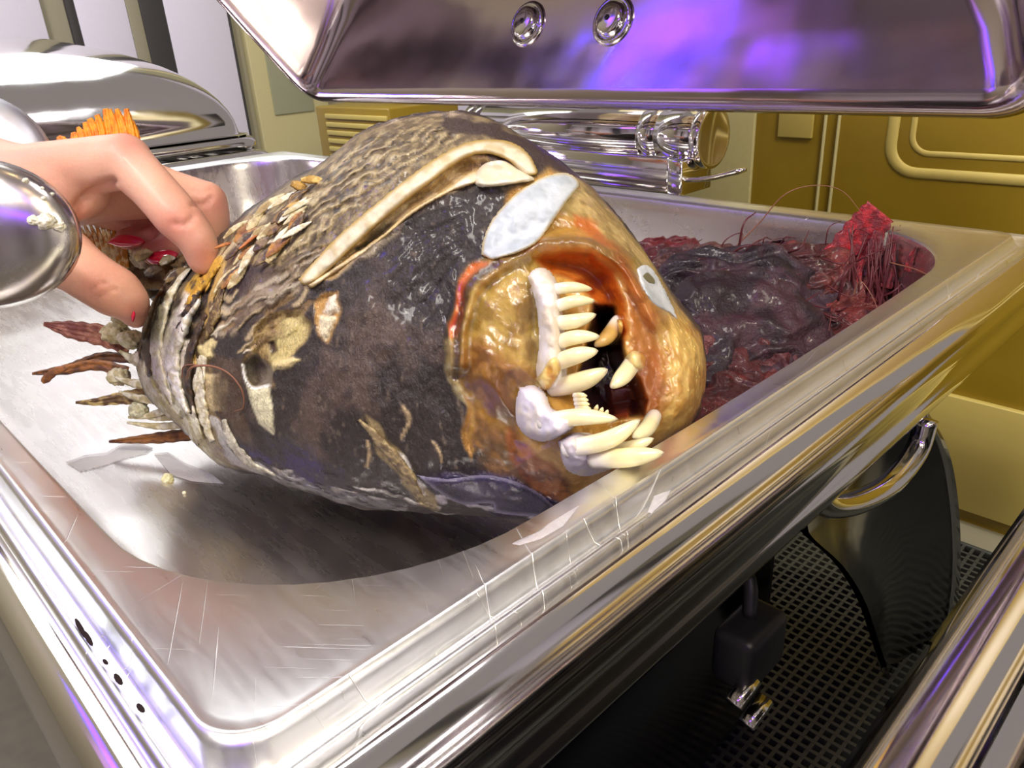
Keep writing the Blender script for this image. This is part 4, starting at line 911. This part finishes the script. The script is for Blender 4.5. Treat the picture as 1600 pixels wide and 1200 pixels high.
# ------------------------------------------------------------------ hand
HN = thing('person', 'hand with red nails reaching in at the tail end of the fish head', 'person', tuple(PD(60, 300, .30)))
def capsule(pts, rad, seg=14):
    pts = smooth_line(pts, len(pts)*6); rad = np.interp(np.linspace(0, 1, len(pts)), np.linspace(0, 1, len(rad)), rad)
    Vt, Ft = tube(pts, rad, seg)
    # rounded ends
    ends = []
    for p, r in ((pts[0], rad[0]), (pts[-1], rad[-1])):
        th_ = np.linspace(.02, PI-.02, 9)
        ends.append(loft([np.array([p+r*np.array([math.sin(t)*math.cos(a), math.sin(t)*math.sin(a), math.cos(t)]) for a in np.linspace(0, 2*PI, 14, endpoint=False)]) for t in th_], True, True, True))
    return join((Vt, Ft), *ends)
K = 1/FPX
def hp(l): return [PD(*p) for p in l]
def hr(l, d=.3): return [r*K*d for r in l]
segs = [
    # forearm / wrist / back of the hand
    capsule(hp([(-260, 180, .40), (-110, 245, .34), (20, 288, .308), (110, 285, .30)]), hr([80, 74, 66, 60], .305)),
    capsule(hp([(40, 270, .30), (120, 262, .295), (196, 252, .292)]), hr([44, 44, 42], .3)),
    capsule(hp([(60, 310, .312), (140, 300, .315), (230, 300, .325)]), hr([56, 50, 44], .31)),
    # index finger: knuckle at the top, bending down to the fish
    capsule(hp([(196, 252, .292), (240, 296, .288), (278, 340, .286)]), hr([40, 36, 36], .29)),
    capsule(hp([(278, 340, .286), (306, 372, .288), (318, 405, .292)]), hr([36, 31, 26], .29)),
    # middle finger, further back
    capsule(hp([(190, 268, .320), (260, 296, .322), (322, 316, .324)]), hr([38, 34, 33], .32)),
    capsule(hp([(322, 316, .324), (330, 350, .326), (322, 400, .330)]), hr([33, 28, 24], .33)),
    # ring and little finger curled under the palm
    capsule(hp([(150, 300, .335), (210, 330, .345), (262, 360, .345), (268, 385, .338), (240, 396, .330)]), hr([34, 30, 28, 25, 20], .335)),
    capsule(hp([(120, 310, .345), (170, 335, .350), (225, 352, .350), (232, 365, .342), (196, 374, .336)]), hr([30, 26, 25, 22, 17], .34)),
    # thumb
    capsule(hp([(30, 320, .312), (62, 366, .304), (110, 410, .297)]), hr([50, 48, 46], .3)),
    capsule(hp([(110, 410, .297), (150, 438, .296), (180, 456, .297)]), hr([44, 41, 41], .297)),
    capsule(hp([(180, 456, .297), (200, 472, .299), (212, 490, .303)]), hr([40, 34, 24], .3)),
]
Vh, Fh = join(*segs)
tmp = mesh('tmp', Vh, Fh, M_hand, None)
rm = tmp.modifiers.new('r', 'REMESH'); rm.mode = 'VOXEL'; rm.voxel_size = .0013
sm = tmp.modifiers.new('s', 'SMOOTH'); sm.factor = .6; sm.iterations = 9
dg = bpy.context.evaluated_depsgraph_get(); ev = tmp.evaluated_get(dg); me2 = bpy.data.meshes.new_from_object(ev)
bpy.data.objects.remove(tmp)
Vm = np.array([v.co[:] for v in me2.vertices]); Fm = [tuple(p.vertices) for p in me2.polygons]
hx, hy_, hz_ = proj(Vm)
Nm = np.array([v.normal[:] for v in me2.vertices])
dsp = np.zeros(len(Vm))
def crease(line, wd, dep):
    L = smooth_line(line, 16); r = pdist(hx, hy_, L); return -dep*np.exp(-(r/wd)**2)
vis = (Nm*((CP-Vm)/np.linalg.norm(CP-Vm, axis=1)[:, None])).sum(1) > 0
for l, wd, dp in [([(140, 455), (152, 446), (164, 442)], 3, .0008), ([(150, 468), (166, 458), (180, 452)], 3, .0008), ([(270, 350), (290, 350), (302, 338)], 4, .0010), ([(300, 320), (320, 318), (332, 306)], 3.5, .0009), ([(120, 330), (145, 300), (175, 285)], 7, .0018), ([(298, 298), (318, 300), (330, 296)], 3, .0007), ([(115, 350), (122, 320), (135, 308)], 7, .002)]:
    dsp += crease(l, wd, dp)*vis
Vm = Vm+Nm*dsp[:, None]
nh = fbm(Vm, 40, 3, 2); ch = np.tile(lin('dca58c'), (len(Vm), 1))
def tint(c, m):
    global ch
    ch = ch*(1-m[:, None])+lin(c)*m[:, None]
tint('e6b8a0', sstep(.45, .7, nh)*.6)
for (x, y, r_) in [(196, 222, 34), (275, 350, 30), (335, 320, 26), (210, 490, 26), (318, 400, 24), (150, 448, 26), (240, 390, 40), (200, 372, 40)]:
    tint('c8786a', np.exp(-((hx-x)**2+(hy_-y)**2)/r_**2)*.55)
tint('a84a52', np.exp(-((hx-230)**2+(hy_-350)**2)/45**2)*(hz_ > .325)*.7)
hand = mesh('hand', Vm, Fm, M_hand, HN, True, np.concatenate([ch, np.ones((len(Vm), 1))], 1))
hb_ = BVHTree.FromPolygons(Vm.tolist(), Fm)
def nail(poly, lift=.0012):
    P = smooth_line(np.vstack([poly, poly[:1]]), 28)[:-1]; c = P.mean(0)
    Vn = []; rings = []
    dc = None
    h = hb_.ray_cast(Vector(CP), Vector(ray(*c)).normalized()); dc = float((np.array(h[0])-CP)@CF) if h[0] else .33
    for s, l in ((1.0, -.001), (1.0, .0), (.85, lift*.7), (.5, lift*1.2), (.1, lift*1.4)):
        ring = []
        for p in P:
            q = c+(p-c)*s; ring.append(PD(q[0], q[1], dc-.0032-l))
        rings.append(np.array(ring))
    mesh('nail', *loft(rings, True, True, True), M_nail, hand)
nail([(167, 379), (178, 370), (200, 366), (222, 372), (226, 380), (210, 385), (185, 385)])
nail([(227, 404), (240, 394), (262, 390), (276, 394), (277, 402), (262, 411), (240, 413)])
nail([(204, 494), (208, 486), (212, 490), (210, 500), (206, 504)])

# ------------------------------------------------------------------ serving spoons at the left
def spoon(name, label, c_px, r_px, depth, tilt, m, handle):
    T = thing(name, label, 'spoon', tuple(PD(*c_px, depth)))
    c = PD(*c_px, depth); n = 40; rings = []
    n_ = (CP-c)/np.linalg.norm(CP-c); u = CR*math.cos(tilt)+CU*math.sin(tilt); v = np.cross(n_, u)
    a_, b_ = r_px[0]*K*depth, r_px[1]*K*depth
    for inner in (0, 1):
        for s in (np.linspace(.02, 1, 16) if not inner else np.linspace(1, .02, 16)):
            h = math.sqrt(max(0, 1-s*s*.999))*b_*.55-(.0012 if inner else 0)
            f = 1.0 if not inner else .985
            rings.append(np.array([c+(u*math.cos(t)*a_+v*math.sin(t)*b_)*s*f+n_*h for t in np.linspace(0, 2*PI, 48, endpoint=False)]))
    global spbvh
    Vs_, Fs_ = loft(rings, True, True, True); mesh('bowl', Vs_, Fs_, m, T)
    if m is M_spoon: spbvh = BVHTree.FromPolygons(Vs_.tolist(), Fs_)
    mesh('handle', *tube(smooth_line(handle, 16), .004, 10, True), m, T)
    return T
sp = spoon('serving_spoon', 'steel serving spoon with white crumbs, in front of the wrist', (-40, 366), (168, 142), .25, 0.0, M_spoon, [PD(-160, 330, .255), PD(-300, 250, .27), PD(-500, 120, .30)])
for k, (x, y, r_, lb) in enumerate([(72, 346, 15, 'largest white flesh clump on the serving spoon'), (92, 354, 10, 'white flesh bit touching the right side of the largest clump'), (52, 344, 9, 'white flesh bit at the left side of the largest clump'),
        (40, 282, 5, 'small white crumb highest on the serving spoon'), (68, 310, 4, 'tiny white crumb on the spoon just above the largest clump'), (66, 294, 3, 'tiny white crumb second highest on the serving spoon'), (82, 303, 3, 'tiny white crumb nearest the right rim of the serving spoon')]):
    sh = spbvh.ray_cast(Vector(CP), Vector(ray(x, y)).normalized())
    p = np.array(sh[0]) if sh[0] else PD(x, y, .235)
    l = lump('flesh_crumb', p, r_*K*.23, 'e8e0c0', 'f2eedc', M_meat, None, (1.1, 1, .8), seed=k+50)
    tag(l, lb, 'food crumb', 'white crumbs on the serving spoon')
spoon('serving_spoon', 'dull grey serving spoon behind the wrist at the upper left edge', (-20, 225), (112, 92), .36, -.5, M_dull, [PD(-80, 190, .38), PD(-300, 120, .4), PD(-500, 60, .42)])
